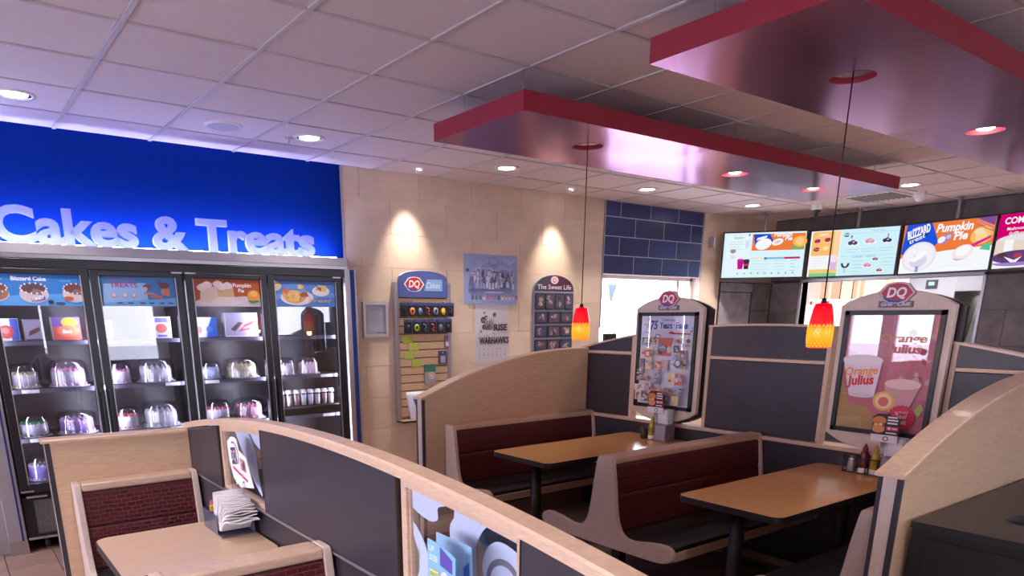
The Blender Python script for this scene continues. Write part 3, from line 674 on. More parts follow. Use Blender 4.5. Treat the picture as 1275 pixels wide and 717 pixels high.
def tv2(a):
    W, H = a.W, a.H
    a.rect(0, 0, W, H, (0.62, 0.87, 0.95)); a.rect(0, 0, 0.36*W, H, WHT); a.rect(0.02*W, 0.46*H, 0.35*W, H-0.01, (0.95, 0.52, 0.16)); a.rect(0.02*W, 0.06*H, 0.35*W, 0.16*H, (0.92, 0.58, 0.20)); a.rect(0.02*W, 0.0, 0.35*W, 0.07*H, (0.20, 0.62, 0.28)); a.rect(0.28*W, 0.16*H, 0.35*W, H-0.01, (0.96, 0.66, 0.40))
    a.text(0.15*W, 0.90*H, 0.03, 'Lunch', WHT, align='c', bold=0.02)
    for (x, y) in ((0.08, 0.78), (0.20, 0.80), (0.08, 0.60)): a.ell(x*W, y*H, 0.035*W, 0.045*H, (0.45, 0.03, 0.10)); a.ell((x+0.02)*W, (y+0.02)*H, 0.015*W, 0.02*H, (0.2, 0.02, 0.15))
    a.ell(0.19*W, 0.62*H, 0.035*W, 0.05*H, (0.98, 0.75, 0.35)); a.ell(0.30*W, 0.28*H, 0.04*W, 0.16*H, (0.72, 0.48, 0.78)); a.ell(0.30*W, 0.38*H, 0.045*W, 0.08*H, (0.88, 0.75, 0.92))
    lines(a, 0.04*W, 0.40*H, (0.17*W, 0.15*W, 0.18*W, 0.14*W), 0.005, 0.03, (0.72, 0.70, 0.80))
    for i in range(3): a.rect(0.06*W, (0.88-0.14*i)*H, 0.25*W, (0.885-0.14*i)*H, (0.98, 0.8, 0.6), new=(i == 0))
    a.ell(0.42*W, 0.88*H, 0.032*W, 0.045*H, (0.04, 0.16, 0.28)); a.rect(0.39*W, 0.87*H, 0.45*W, 0.89*H, (0.6, 0.8, 0.9))
    a.text(0.78*W, 0.925*H, 0.018, 'Royal Treats', (0.15, 0.42, 0.55), align='c'); a.text(0.64*W, 0.385*H, 0.024, 'CLASSIC TREATS', (0.18, 0.50, 0.66), align='c', bold=0.01)
    sundae(a, 0.50*W, 0.68*H, 0.075*W, (0.10, 0.05, 0.16)); sundae(a, 0.69*W, 0.70*H, 0.075*W, (0.72, 0.35, 0.42)); sundae(a, 0.88*W, 0.70*H, 0.07*W, (0.05, 0.03, 0.14))
    a.poly([(0.47*W, 0.80*H), (0.485*W, 0.80*H), (0.495*W, 0.86*H), (0.475*W, 0.86*H)], (0.2, 0.15, 0.25)); a.rect(0.88*W, 0.78*H, 0.89*W, 0.86*H, (0.12, 0.08, 0.18))
    for x in (0.50, 0.69, 0.88): lines(a, (x-0.08)*W, 0.56*H, (0.16*W, 0.12*W), 0.005, 0.03, (0.40, 0.62, 0.70))
    a.ell(0.445*W, 0.27*H, 0.05*W, 0.11*H, (0.05, 0.05, 0.09), a0=math.pi, a1=2*math.pi); a.ell(0.445*W, 0.28*H, 0.025*W, 0.08*H, (0.75, 0.88, 0.92), a0=math.pi, a1=2*math.pi); a.rect(0.435*W, 0.06*H, 0.455*W, 0.17*H, (0.55, 0.6, 0.66))
    sundae(a, 0.78*W, 0.32*H, 0.045*W, (0.25, 0.12, 0.2)); sundae(a, 0.70*W, 0.19*H, 0.06*W, (0.75, 0.25, 0.32)); sundae(a, 0.84*W, 0.08*H, 0.045*W, (0.45, 0.05, 0.10))
    lines(a, 0.53*W, 0.30*H, (0.12*W, 0.10*W, 0.12*W, 0.08*W, 0.11*W), 0.006, 0.04, (0.40, 0.62, 0.70)); lines(a, 0.86*W, 0.34*H, (0.12*W, 0.10*W, 0.12*W), 0.006, 0.04, (0.42, 0.64, 0.72))
    a.rect(0.37*W, 0.415*H, W, 0.425*H, (0.45, 0.72, 0.85)); a.rect(0.40*W, 0.895*H, W, 0.905*H, (0.45, 0.72, 0.85))
def tv3(a):
    W, H = a.W, a.H
    a.rect(0, 0, W, H, WHT); a.poly([(0, 0.32*H), (0.5*W, 0.42*H), (W, 0.46*H), (W, H), (0, H)], ORG_)
    a.poly([(0.0, 0.42*H), (0.03*W, H), (0.32*W, H), (0.42*W, 0.60*H), (0.26*W, 0.30*H), (0.08*W, 0.30*H)], (0.015, 0.09, 0.70))
    a.ell(0.22*W, 0.33*H, 0.20*W, 0.30*H, (0.80, 0.78, 0.84), rot=0.25); a.ell(0.22*W, 0.33*H, 0.175*W, 0.26*H, (0.90, 0.87, 0.92), rot=0.25); a.ell(0.22*W, 0.25*H, 0.10*W, 0.14*H, (0.70, 0.66, 0.80), rot=0.25); a.ell(0.24*W, 0.36*H, 0.07*W, 0.07*H, (0.96, 0.94, 0.96), rot=0.6); a.ell(0.17*W, 0.28*H, 0.05*W, 0.05*H, (0.96, 0.94, 0.96)); a.rect(0.20*W, 0.02*H, 0.235*W, 0.14*H, (0.30, 0.32, 0.72))
    a.poly([(0.06*W, 0.72*H), (0.13*W, 0.87*H), (0.22*W, 0.90*H), (0.30*W, 0.87*H), (0.27*W, 0.92*H), (0.18*W, 0.96*H), (0.10*W, 0.92*H)], (0.45, 0.25, 0.75))
    a.text(0.06*W, 0.70*H, 0.085, 'BLIZZARD', (0.95, 0.95, 1.0), wd=0.27*W, bold=0.04, shear=0.25, rot=0.30)
    a.poly([(0.07*W, 0.60*H), (0.29*W, 0.77*H), (0.30*W, 0.82*H), (0.07*W, 0.66*H)], (0.01, 0.03, 0.30)); a.text(0.09*W, 0.605*H, 0.045, 'treat', WHT, wd=0.19*W, bold=0.02, shear=0.2, rot=0.38)
    a.text(0.58*W, 0.80*H, 0.085, 'Pumpkin', WHT, wd=0.40*W, align='c', bold=0.035, shear=0.18); a.text(0.66*W, 0.62*H, 0.085, 'Pie', WHT, wd=0.15*W, align='c', bold=0.035, shear=0.18)
    a.poly([(0.41*W, 0.62*H), (0.47*W, 0.74*H), (0.55*W, 0.77*H), (0.58*W, 0.70*H), (0.53*W, 0.60*H), (0.46*W, 0.53*H)], (0.42, 0.22, 0.50)); a.ell(0.455*W, 0.64*H, 0.045*W, 0.06*H, (0.92, 0.88, 0.90), rot=0.5); a.ell(0.53*W, 0.69*H, 0.03*W, 0.04*H, (0.62, 0.52, 0.72), rot=0.5)
    a.ell(0.88*W, 0.66*H, 0.115*W, 0.17*H, (0.92, 0.52, 0.12), rot=0.2); a.ell(0.88*W, 0.65*H, 0.065*W, 0.10*H, (0.96, 0.66, 0.30), rot=0.2); a.ell(0.85*W, 0.74*H, 0.05*W, 0.06*H, (0.90, 0.72, 0.50))
    a.poly([(0.75*W, 0.40*H), (0.98*W, 0.60*H), (0.99*W, 0.66*H), (0.76*W, 0.48*H)], (0.72, 0.02, 0.28)); a.ell(0.71*W, 0.36*H, 0.115*W, 0.14*H, (0.86, 0.80, 0.85), rot=0.35); a.ell(0.71*W, 0.39*H, 0.08*W, 0.10*H, (0.96, 0.93, 0.95), rot=0.35); a.poly([(0.60*W, 0.25*H), (0.66*W, 0.20*H), (0.78*W, 0.24*H), (0.70*W, 0.23*H)], (0.60, 0.45, 0.62))
    a.poly([(0.88*W, 0.40*H), (0.99*W, 0.36*H), (0.99*W, 0.52*H), (0.92*W, 0.48*H)], (0.10, 0.55, 0.32)); a.poly([(0.80*W, H), (W, 0.83*H), (W, H)], (0.22, 0.08, 0.30))
    for i in range(3): a.poly([(0.81*W, (0.97-0.045*i)*H), (W, (0.80-0.045*i)*H), (W, (0.815-0.045*i)*H), (0.81*W, (0.985-0.045*i)*H)], (0.62, 0.30, 0.35) if i < 2 else (0.30, 0.10, 0.35))
    a.text(0.62*W, 0.10*H, 0.016, 'soft serve blended with pumpkin pie', (0.72, 0.74, 0.84), align='c')
def tv4(a):
    W, H = a.W, a.H
    a.rect(0, 0, W, H, (0.90, 0.88, 0.92)); a.rect(0, 0.52*H, W, H, MAG)
    a.text(0.06*W, 0.82*H, 0.062, 'COMBO', WHT, bold=0.03, rot=0.0); a.text(0.10*W, 0.70*H, 0.030, 'Mushroom Swiss', WHT, bold=0.02); a.text(0.13*W, 0.61*H, 0.030, 'GrillBurger', WHT, bold=0.02)
    a.ell(0.26*W, 0.50*H, 0.26*W, 0.12*H, (0.80, 0.74, 0.76)); a.rect(0.0, 0.24*H, 0.55*W, 0.50*H, (0.80, 0.66, 0.56)); a.rect(0.10*W, 0.24*H, 0.20*W, 0.52*H, (0.94, 0.92, 0.94)); a.rect(0.34*W, 0.24*H, 0.42*W, 0.52*H, (0.94, 0.92, 0.94))
    a.ell(0.26*W, 0.20*H, 0.28*W, 0.12*H, (0.12, 0.05, 0.20)); a.ell(0.10*W, 0.24*H, 0.05*W, 0.05*H, (0.10, 0.04, 0.05)); a.ell(0.27*W, 0.22*H, 0.05*W, 0.05*H, (0.40, 0.05, 0.10)); a.ell(0.40*W, 0.25*H, 0.06*W, 0.06*H, (0.15, 0.06, 0.08)); a.poly([(0.12*W, 0.22*H), (0.24*W, 0.05*H), (0.32*W, 0.20*H), (0.24*W, 0.14*H)], (0.92, 0.90, 0.95)); a.ell(0.26*W, 0.10*H, 0.26*W, 0.07*H, (0.35, 0.22, 0.55), a0=math.pi, a1=2*math.pi)
def tvp(x0, y0, x1, y1): return ((x0+x1)/2, (y0+y1)/2, math.atan2(x1-x0, -(y1-y0)))
for (q, lb, fn, pl) in ((tvp(8.396, 5.937, 9.021, 5.155), 'leftmost menu screen, pale blue page with a pumpkin treat banner and two cups', tv1, 0.0), (tvp(9.150, 5.185, 9.440, 4.255), 'second menu screen from the left, orange column and rows of sundaes', tv2, 0.02), (tvp(9.475, 4.225, 9.370, 3.255), 'third menu screen from the left, big blue cup and Pumpkin Pie lettering', tv3, 0.05), (tvp(9.355, 3.23, 9.02, 2.29), 'rightmost menu screen cut by the frame, magenta combo page', tv4, 0.0)):
    screen(q[0], q[1], q[2], lb, fn, pl)
bz = MB(); bz.box(8.27, 8.31, 5.98, 6.055, 2.50, 2.62); tag(bz.build('wall_bracket', alu, origin=(8.29, 6.06, 2.50), bevel=0.005), 'small grey bracket on the wall by the leftmost menu screen', 'bracket')

# ================================================================== booths
def arc_top(y, yc, zt, R): return zt-(y-yc)**2/(2*R)
# bench end profile (half): distance from the bench's centre line, height
HALF = [(0.0, 0.887), (0.035, 0.886), (0.054, 0.876), (0.066, 0.82), (0.082, 0.72), (0.098, 0.60), (0.120, 0.51), (0.162, 0.455), (0.235, 0.443), (0.35, 0.463), (0.445, 0.472), (0.495, 0.458), (0.512, 0.430), (0.503, 0.398), (0.46, 0.374), (0.38, 0.364), (0.20, 0.362), (0.0, 0.362)]
HS = spline(HALF, 4)
def bench(label, yc, xa, xb, sides, end_at=None, group='booth benches', sc_=1.0):
    """sides: +1 faces +y, -1 faces -y (both for a back-to-back bench)"""
    t = thing('booth_bench', ((xa+xb)/2, yc, 0), label, 'bench', group)
    if len(sides) == 2: prof = [(yc+d, z) for d, z in HS]+[(yc-d, z) for d, z in reversed(HS[1:-1])]
    else:
        s = sides[0]; prof = [(yc+s*d, z) for d, z in HS]+[(yc-s*0.045, 0.362), (yc-s*0.045, 0.875), (yc-s*0.035, 0.885)]
    for x, nm in ((xa, 0), (xb-0.03, 1)):
        e = MB(); e.prism(prof, 0, x, x+0.03); e.build('end_panel', wood_end, t, bevel=0.004)
    x0, x1 = xa+0.03, xb-0.03
    r = MB()
    lo = yc-0.056 if -1 in sides else yc-0.045
    hi = yc+0.056 if 1 in sides else yc+0.045
    r.box(x0, x1, lo, hi, 0.845, 0.885); r.build('top_rail', wood_trim, t, bevel=0.010, seg=3)
    for s in sides:
        for nm, za, zb in (('upper_back_pad', 0.672, 0.843), ('lower_back_pad', 0.455, 0.668)):
            def dy(z): return 0.050+(0.843-z)*0.125
            p = [(yc+s*0.012, za), (yc+s*(dy(za)-0.003), za), (yc+s*dy(za+0.012), za+0.012), (yc+s*dy(zb-0.012), zb-0.012), (yc+s*(dy(zb)-0.004), zb), (yc+s*0.012, zb)]
            q = MB(); q.prism(p, 0, x0, x1); q.build(nm, weave_x, t)
        q = MB(); sp_ = [(0.10, 0.40), (0.10, 0.452), (0.16, 0.445), (0.235, 0.441), (0.35, 0.458), (0.445, 0.466), (0.485, 0.455), (0.495, 0.44), (0.495, 0.40)]
        q.prism([(yc+s*d, z) for d, z in sp_], 0, x0, x1); q.build('seat_cushion', black_vinyl, t)
        q = MB(); q.box(x0, x1, min(yc+s*0.485, yc+s*0.502), max(yc+s*0.485, yc+s*0.502), 0.385, 0.437); q.build('seat_front_rail', wood_trim, t, bevel=0.004)
        q = MB(); q.box(x0, x1, min(yc+s*0.05, yc+s*0.485), max(yc+s*0.05, yc+s*0.485), 0.372, 0.40); q.build('seat_board', dark_edge, t)
    for x in ((xa+0.16, xb-0.16) if xb-xa > 0.8 else ((xa+xb)/2,)):
        q = MB(); dd = 0.0 if len(sides) == 2 else sides[0]*0.2
        q.box(x-0.03, x+0.03, yc+dd-0.03, yc+dd+0.03, 0.02, 0.372); q.build('leg', black_metal, t)
        q = MB(); q.box(x-0.035, x+0.035, yc+dd-(0.28 if len(sides) == 2 else 0.2), yc+dd+(0.28 if len(sides) == 2 else 0.2), 0.0, 0.022); q.build('foot', black_metal, t, bevel=0.006)
    return t
P1X = 4.42
bench('single burgundy bench with its back to the far arched wooden divider', 4.295, 2.95, P1X-0.005, (-1,))
bench('back-to-back burgundy bench with pale end panel between the two dining tables', 2.735, 2.95, P1X-0.005, (1, -1))
bench('burgundy bench against the near wooden divider, mostly hidden behind its end', 1.262, 2.95, P1X-0.005, (1,))
P2X = 1.0
bench('short burgundy bench with its back to the low divider at the left', 3.822, 0.415, P2X-0.008, (-1,))
bench('short back-to-back burgundy bench at the bottom edge, nearest the camera', 2.225, 0.415, P2X-0.008, (1, -1))

def rounded_rect(x0, x1, y0, y1, r, n=6):
    pts = []
    for cx_, cy_, a in ((x1-r, y1-r, 0), (x0+r, y1-r, 90), (x0+r, y0+r, 180), (x1-r, y0+r, 270)):
        for k in range(n+1):
            th = math.radians(a+90*k/n); pts.append((cx_+r*math.cos(th), cy_+r*math.sin(th)))
    return pts
def table(label, x0, x1, y0, y1, posts, topmat=wood_top):
    yc = (y0+y1)/2
    t = thing('dining_table', ((x0+x1)/2, yc, 0), label, 'table', 'booth tables')
    b = MB(); b.prism(rounded_rect(x0+0.003, x1, y0+0.003, y1-0.003, 0.055), 2, 0.722, 0.7505); b.build('tabletop', topmat, t)
    b = MB(); o_ = rounded_rect(x0, x1+0.001, y0, y1, 0.058); i_ = rounded_rect(x0+0.0035, x1-0.0025, y0+0.0035, y1-0.0035, 0.0545)
    n = len(o_); vs = [(*p, 0.717) for p in o_]+[(*p, 0.7495) for p in o_]+[(*p, 0.7495) for p in i_]+[(*p, 0.717) for p in i_]
    b.add(vs, [(a*n+k, a*n+(k+1) % n, ((a+1) % 4)*n+(k+1) % n, ((a+1) % 4)*n+k) for a in range(4) for k in range(n)]); b.build('edge_band', black_plastic, t)
    for px in posts:
        b = MB(); b.cyl((px, yc, 0), 0.036, 0.03, 0.70, 20); b.build('leg', black_metal, t)
        b = MB(); b.box(px-0.03, px+0.03, yc-0.20, yc+0.20, 0.0, 0.03); b.build('foot', black_metal, t, bevel=0.008)
        b = MB(); b.box(px-0.05, px+0.05, yc-0.22, yc+0.22, 0.70, 0.718); b.build('top_bracket', black_metal, t)
    return t
table('farther maple dining table in front of the photo-collage poster stand', 3.0, P1X-0.004, 3.265, 3.855, (3.17, 4.2))
table('nearer maple dining table before the poster stand with the drink poster', 3.0, P1X-0.004, 1.685, 2.272, (3.13, 4.2))
wood_top_y = mat('table_laminate_pale', (0.70, 0.48, 0.32), 0.28, noise=0.10, nscale=5, stretch=(3, 26, 3), coat=0.3)
table('small maple table at the lower left with a napkin holder', 0.40, P2X-0.006, 2.645, 3.245, (0.72,), wood_top_y)

# ------------------------------------------------------------------ partitions and dividers
def divider(label, xa, xb, ya, yb, zf, n=28):
    """wood divider along x between ya and yb; zf(x) gives its top"""
    t = thing('booth_divider', ((xa+xb)/2, (ya+yb)/2, 0), label, 'divider')
    xs = lin(xa, xb, n)
    for (a, b_) in ((ya, ya+0.006), (yb-0.006, yb)):
        m_ = MB(); m_.prism([(xa+0.012, 0)]+[(xb, 0)]+[(x, zf(x)-0.016) for x in reversed(xs[1:])]+[(xa+0.012, zf(xa+0.012)-0.016)], 1, a, b_); m_.build('face_panel', wood, t)
    m_ = MB(); m_.prism([(xa+0.02, 0)]+[(xb-0.002, 0)]+[(x-0.002 if i == 0 else x, zf(x)-0.018) for i, x in enumerate(reversed(xs[1:]))]+[(xa+0.02, zf(xa+0.02)-0.018)], 1, ya+0.006, yb-0.006); m_.build('core', wood_trim, t)
    m_ = MB(); m_.box(xa, xa+0.022, ya+0.014, yb-0.014, 0, zf(xa)-0.017); m_.build('end_post', wood_end, t, bevel=0.002)
    for a, b_ in ((ya, ya+0.014), (yb-0.014, yb)):
        m_ = MB(); m_.box(xa-0.002, xa+0.02, a-0.001, b_+0.001, 0, zf(xa)-0.017); m_.build('end_edge', mat('slate_blue_edge', (0.045, 0.04, 0.05), 0.4), t)
    th = 0.016
    m_ = MB(); secs = []
    xs2 = [xa-0.016]+xs[1:-1]+[xb-0.002]
    for x in xs2:
        z = zf(max(x, xa)); secs.append([(x, ya-0.012, z-th), (x, yb+0.012, z-th), (x, yb+0.012, z-0.004), (x, yb+0.008, z), (x, ya-0.008, z), (x, ya-0.012, z-0.004)])
    m_.loft(secs); m_.build('cap', wood_trim, t)
    return t
def d_arch(x): s_ = max(0.0, min(1.0, (P1X-x)/1.66)); return 1.398-0.306*s_**2.3
divider('far arched wooden divider between the booths and the stone wall', 2.76, P1X-0.002, 4.345, 4.43, d_arch)
divider('near arched wooden divider beside the black waste station', 2.76, P1X-0.002, 1.105, 1.185, d_arch)
divider('low straight wooden divider behind the left bench, before the cooler', 0.335, P2X-0.006, 3.872, 3.955, lambda x: 1.088+0.012*(P2X-x))

# far partition with the two poster stands
def p1top(y): return arc_top(y, 2.75, 1.598, 7.2)
t = thing('booth_partition', (P1X+0.05, 2.765, 0), 'long dark partition behind the dining tables with two poster stands in its gaps', 'partition')
YA, YB = 1.105, 4.43
segs = [(YA, 1.635), (2.295, 3.185), (3.855, YB)]
m_ = MB(); m_.box(P1X, P1X+0.09, YA, YB, 0.05, 0.842); m_.build('lower_panel', dark_lam, t)
m_ = MB(); m_.box(P1X-0.012, P1X+0.10, YA, YB, 0.0, 0.05); m_.build('base_trim', wood_trim, t, bevel=0.003)
m_ = MB(); m_.box(P1X-0.016, P1X+0.106, YA, YB, 0.842, 0.868); m_.build('bottom_rail', wood_trim, t, bevel=0.004)
for (a, b_) in segs:
    ends = []
    if a > YA: ends.append((a, a+0.028))
    if b_ < YB: ends.append((b_-0.028, b_))
    for (s0, s1) in ends:
        m_ = MB(); m_.prism([(s0, 0.868), (s1, 0.868), (s1, p1top(s1)-0.012), (s0, p1top(s0)-0.012)], 0, P1X+0.012, P1X+0.080); m_.build('stile', wood_trim, t, bevel=0.003)
    pa, pb = (a+0.030 if a > YA else a), (b_-0.030 if b_ < YB else b_)
    m_ = MB(); m_.box(P1X+0.016, P1X+0.074, pa, pb, 0.870, 1.352); m_.build('dark_panel', dark_lam, t, bevel=0.003)
    m_ = MB(); m_.box(P1X+0.010, P1X+0.080, pa, pb, 1.354, 1.376); m_.build('mid_rail', wood_trim, t, bevel=0.003)
    ys = lin(pa, pb, 14)
    m_ = MB(); m_.prism([(pa, 1.378), (pb, 1.378)]+[(y, p1top(y)-0.013) for y in reversed(ys)], 0, P1X+0.016, P1X+0.074); m_.build('upper_panel', dark_lam, t)
    ys = lin(a, b_, 16); th = 0.013
    m_ = MB(); m_.loft([[(P1X+0.006, y, p1top(y)-th), (P1X+0.084, y, p1top(y)-th), (P1X+0.084, y, p1top(y)), (P1X+0.006, y, p1top(y))] for y in ys]); m_.build('cap', wood_trim, t)

# near partition with the two glazed openings
def p2top(y): return arc_top(y, 2.25, 1.262, 9.6)
t = thing('booth_partition', (P2X+0.05, 2.1, 0), 'low arched partition with charcoal panels and frosted glass beside the small table', 'partition')
XA, XB = P2X, P2X+0.058          # overall
YA, YB = 0.35, 3.955
m_ = MB(); m_.box(XA+0.006, XB-0.006, YA, YB, 0.0, 0.855); m_.build('lower_panel', dark_lam, t)
m_ = MB(); m_.box(XA-0.004, XB+0.004, YA, YB, 0.855, 0.866); m_.build('bottom_rail', alu, t, bevel=0.002)
opens = [(1.19, 1.69), (2.83, 3.345)]
solid = [(YA, 1.165), (1.725, 2.80), (3.372, YB)]
for (a, b_) in solid:
    ys = lin(a, b_, 18)
    for (x0, x1, ext) in ((XA-0.004, XA+0.016, 1), (XB-0.016, XB+0.002, 1)):
        m_ = MB(); m_.prism([(a, 0.868), (b_, 0.868)]+[(y, p2top(y)-0.034) for y in reversed(ys)], 0, x0, x1); m_.build('dark_panel', dark_lam, t, bevel=0.002)
    for e_ in ([a] if a > YA+0.01 else [])+([b_] if b_ < YB-0.01 else []):
        s0, s1 = (e_-0.004, e_) if e_ == a else (e_, e_+0.004)
        m_ = MB(); m_.box(XA-0.005, XA+0.017, s0, s1, 0.868, p2top(e_)-0.034); m_.build('panel_edge', dark_edge, t)
    m_ = MB(); m_.prism([(a, 0.868), (b_, 0.868)]+[(y, p2top(y)-0.036) for y in reversed(ys)], 0, XA+0.016, XB-0.016); m_.build('core', wood_trim, t)
for (a, b_) in opens:
    for (s0, s1) in ((a-0.022, a+0.004), (b_-0.004, b_+0.024)):
        m_ = MB(); m_.box(XA+0.008, XB-0.008, s0, s1, 0.868, p2top((s0+s1)/2)-0.032); m_.build('stile', wood_trim, t, bevel=0.002)
        m_ = MB(); m_.box(XA+0.018, XB-0.018, s0+0.012 if s0 < a else s0-0.006, s1+0.006 if s0 < a else s1-0.012, 0.868, p2top((s0+s1)/2)-0.032); m_.build('glazing_bead', wood_trim, t)
    ys = lin(a, b_, 10)
    m_ = MB(); m_.loft([[(XA+0.007, y, p2top(y)-0.058), (XB-0.007, y, p2top(y)-0.058), (XB-0.007, y, p2top(y)-0.030), (XA+0.007, y, p2top(y)-0.030)] for y in ys]); m_.build('head_rail', wood_trim, t)
    m_ = MB(); m_.box(XA+0.007, XB-0.007, a, b_, 0.866, 0.886); m_.build('sill', wood_trim, t, bevel=0.003)
    m_ = MB(); m_.prism([(a, 0.88), (b_, 0.88)]+[(y, p2top(y)-0.04) for y in reversed(ys)], 0, 1.0275, 1.0315); pane = m_.build('glass_pane', part_glass, t)
    if a < 2:
        films = [spline([(1.768, 1.19), (1.691, 1.188), (1.66, 1.175), (1.614, 1.167), (1.569, 1.176), (1.513, 1.175), (1.548, 1.153), (1.585, 1.139), (1.586, 1.106), (1.624, 1.093), (1.678, 1.101), (1.726, 1.117), (1.754, 1.138)], 4, True),
                 spline([(1.765, 1.102), (1.704, 1.063), (1.665, 1.028), (1.636, 0.977), (1.63, 0.925), (1.66, 0.886), (1.70, 0.895), (1.685, 0.94), (1.692, 0.98), (1.714, 1.024), (1.757, 1.088)], 4, True),
                 spline([(1.690, 1.005), (1.685, 0.98), (1.686, 0.949), (1.69, 0.918)], 3)+[(1.69, 0.90)],
                 spline([(1.497, 1.170), (1.42, 1.166), (1.345, 1.158), (1.381, 1.12), (1.407, 1.073), (1.407, 1.024), (1.395, 0.95), (1.40, 0.887), (1.50, 0.887), (1.515, 0.98), (1.528, 1.092), (1.507, 1.13)], 4, True),
                 spline([(1.375, 1.0), (1.380, 1.029), (1.369, 1.067), (1.344, 1.097), (1.303, 1.112), (1.245, 1.101), (1.21, 1.075), (1.195, 1.02), (1.196, 0.93), (1.22, 0.89), (1.34, 0.89)], 4, True)]
    else:
        films = [spline([(3.27, 1.158), (3.12, 1.171), (3.033, 1.091), (3.004, 0.965), (2.979, 0.89), (3.07, 0.942), (3.158, 1.028), (3.217, 1.086)], 4, True),
                 spline([(3.103, 1.172), (2.943, 1.172), (2.843, 1.06), (2.943, 1.098), (3.025, 1.124), (3.063, 1.151)], 4, True),
                 spline([(3.336, 1.058), (3.33, 1.104), (3.294, 1.099), (3.233, 1.027), (3.228, 0.948), (3.29, 0.895), (3.335, 0.9)], 4, True)]
    for fpts in films:
        if len(fpts) < 4: continue
        kq = 1.027/1.05; fpts = [(min(max(y*kq, a+0.001), b_-0.001), max(1.65+(z-1.65)*kq, 0.884)) for y, z in fpts]
        m_ = MB(); m_.prism([(y, min(z, p2top(y)-0.045)) for y, z in fpts], 0, 1.0266, 1.0274); m_.build('frosted_film', frost, pane)
    if a < 2:
        q = Art((1.0265, 0, 0), nUY, UZ, nUX, rough=0.6); 
        ring = [(-(1.262+0.070*math.cos(k)), 1.015+0.068*math.sin(k)) for k in lin(0, 2*math.pi, 33)]
        ring2 = [(-(1.262+0.055*math.cos(k)), 1.012+0.054*math.sin(k)) for k in lin(0, 2*math.pi, 33)]
        for k in range(32): q.poly([ring[k], ring[k+1], ring2[k+1], ring2[k]], (0.16, 0.15, 0.19), new=(k == 0))
        q.done('film_ring', pane)
ys = lin(YA, YB, 44)
m_ = MB(); x0, x1 = XA-0.014, XB+0.004
m_.loft([[(x0, y, p2top(y)-0.030), (x1, y, p2top(y)-0.030), (x1, y, p2top(y)-0.006), (x1-0.008, y, p2top(y)), (x0+0.008, y, p2top(y)), (x0, y, p2top(y)-0.006)] for y in ys]); m_.build('cap', wood_trim, t)

# ------------------------------------------------------------------ poster stands
def stand(label, yc, paint):
    t = thing('poster_stand', (P1X+0.02, yc, 0.9), label, 'sign', 'poster stands on the partition')
    hw = 0.303; X0, X1 = P1X-0.048, P1X-0.012
    def outline(k=1.0, dz=0.0):
        top = [(yc+hw*k*math.cos(math.pi*0.0)-0, 0)]
        pts = []
        for i in range(13):   # arched top from +y to -y
            u = 1-2*i/12; pts.append((yc+hw*k*u, 1.702+0.082*(1-abs(u)**2.0)**0.9*1.0+dz))
        for i in range(9):
            u = -1+2*i/8; pts.append((yc+hw*k*u, 0.958-0.085*(1-abs(u)**2.2)-dz))
        return pts
    b = MB(); b.prism(outline(), 0, X0, X1); b.build('board', wood_end, t, bevel=0.003)
    b = MB(); b.prism([(y-0.03, z-0.01) for y, z in outline(0.99)], 0, X1+0.030, X1+0.06); b.build('rear_board', dark_edge, t)
    for s in (-1, 1):
        for z in (1.1, 1.55):
            b = MB(); b.box(X1, X1+0.031, yc+s*0.2-0.01, yc+s*0.2+0.01, z, z+0.02); b.build('spacer', black_metal, t)
    fy, z0, z1 = 0.268, 0.975, 1.675; wd_ = 0.026
    b = MB()
    for (y0, y1, a, c_) in ((yc-fy, yc-fy+wd_, z0, z1), (yc+fy-wd_, yc+fy, z0, z1), (yc-fy, yc+fy, z0, z0+wd_), (yc-fy, yc+fy, z1-wd_, z1)): b.box(X0-0.018, X0, y0, y1, a, c_)
    b.build('snap_frame', black_plastic, t)
    a = Art((X0-0.001, yc+fy-wd_, z0+wd_), nUY, UZ, nUX); a.W, a.H = 2*(fy-wd_), z1-z0-2*wd_
    paint(a); a.done('poster', t)
    b = MB(); b.box(X0-0.013, X0-0.010, yc-fy+wd_, yc+fy-wd_, z0+wd_, z1-wd_); b.build('cover_glass', poster_glass, t)
    # the raised emblem and name plate
    cz = 1.768
    lz = [(yc+0.198*px, cz+0.119*py) for px, py in ((-0.5, 0), (-0.37, 0.25), (-0.29, 0.41), (-0.16, 0.47), (0, 0.5), (0.16, 0.47), (0.29, 0.41), (0.37, 0.25), (0.5, 0), (0.37, -0.25), (0.29, -0.41), (0.16, -0.47), (0, -0.5), (-0.16, -0.47), (-0.29, -0.41), (-0.37, -0.25))]
    b = MB(); b.prism(lz, 0, X0-0.012, X0+0.002); em = b.build('emblem', mat('emblem_side', (0.30, 0.18, 0.14), 0.5), t)
    a = Art((X0-0.012, yc, cz), nUY, UZ, nUX); dq_logo(a, 0, 0, 0.168, rim=(0.62, 0.50, 0.52), red=(0.52, 0.05, 0.09)); a.done('emblem_print', em)
    b = MB(); b.box(X0-0.010, X0+0.001, yc-0.092, yc+0.092, 1.690, 1.724); pl = b.build('name_plate', mat('name_plate_grey', (0.16, 0.10, 0.12), 0.5), t, bevel=0.003)
    a = Art((X0-0.010, yc, 1.690), nUY, UZ, nUX); a.rect(-0.088, 0.003, 0.088, 0.031, (0.20, 0.14, 0.19)); a.text(-0.045, 0.009, 0.018, 'Grill', (0.85, 0.80, 0.84), wd=0.062, align='c', bold=0.02, shear=0.2); a.text(0, 0.011, 0.012, '&', (0.55, 0.06, 0.08), align='c', bold=0.02); a.text(0.045, 0.009, 0.018, 'Chill', (0.85, 0.80, 0.84), wd=0.066, align='c', bold=0.02, shear=0.2); a.done('name_print', pl)
    return t
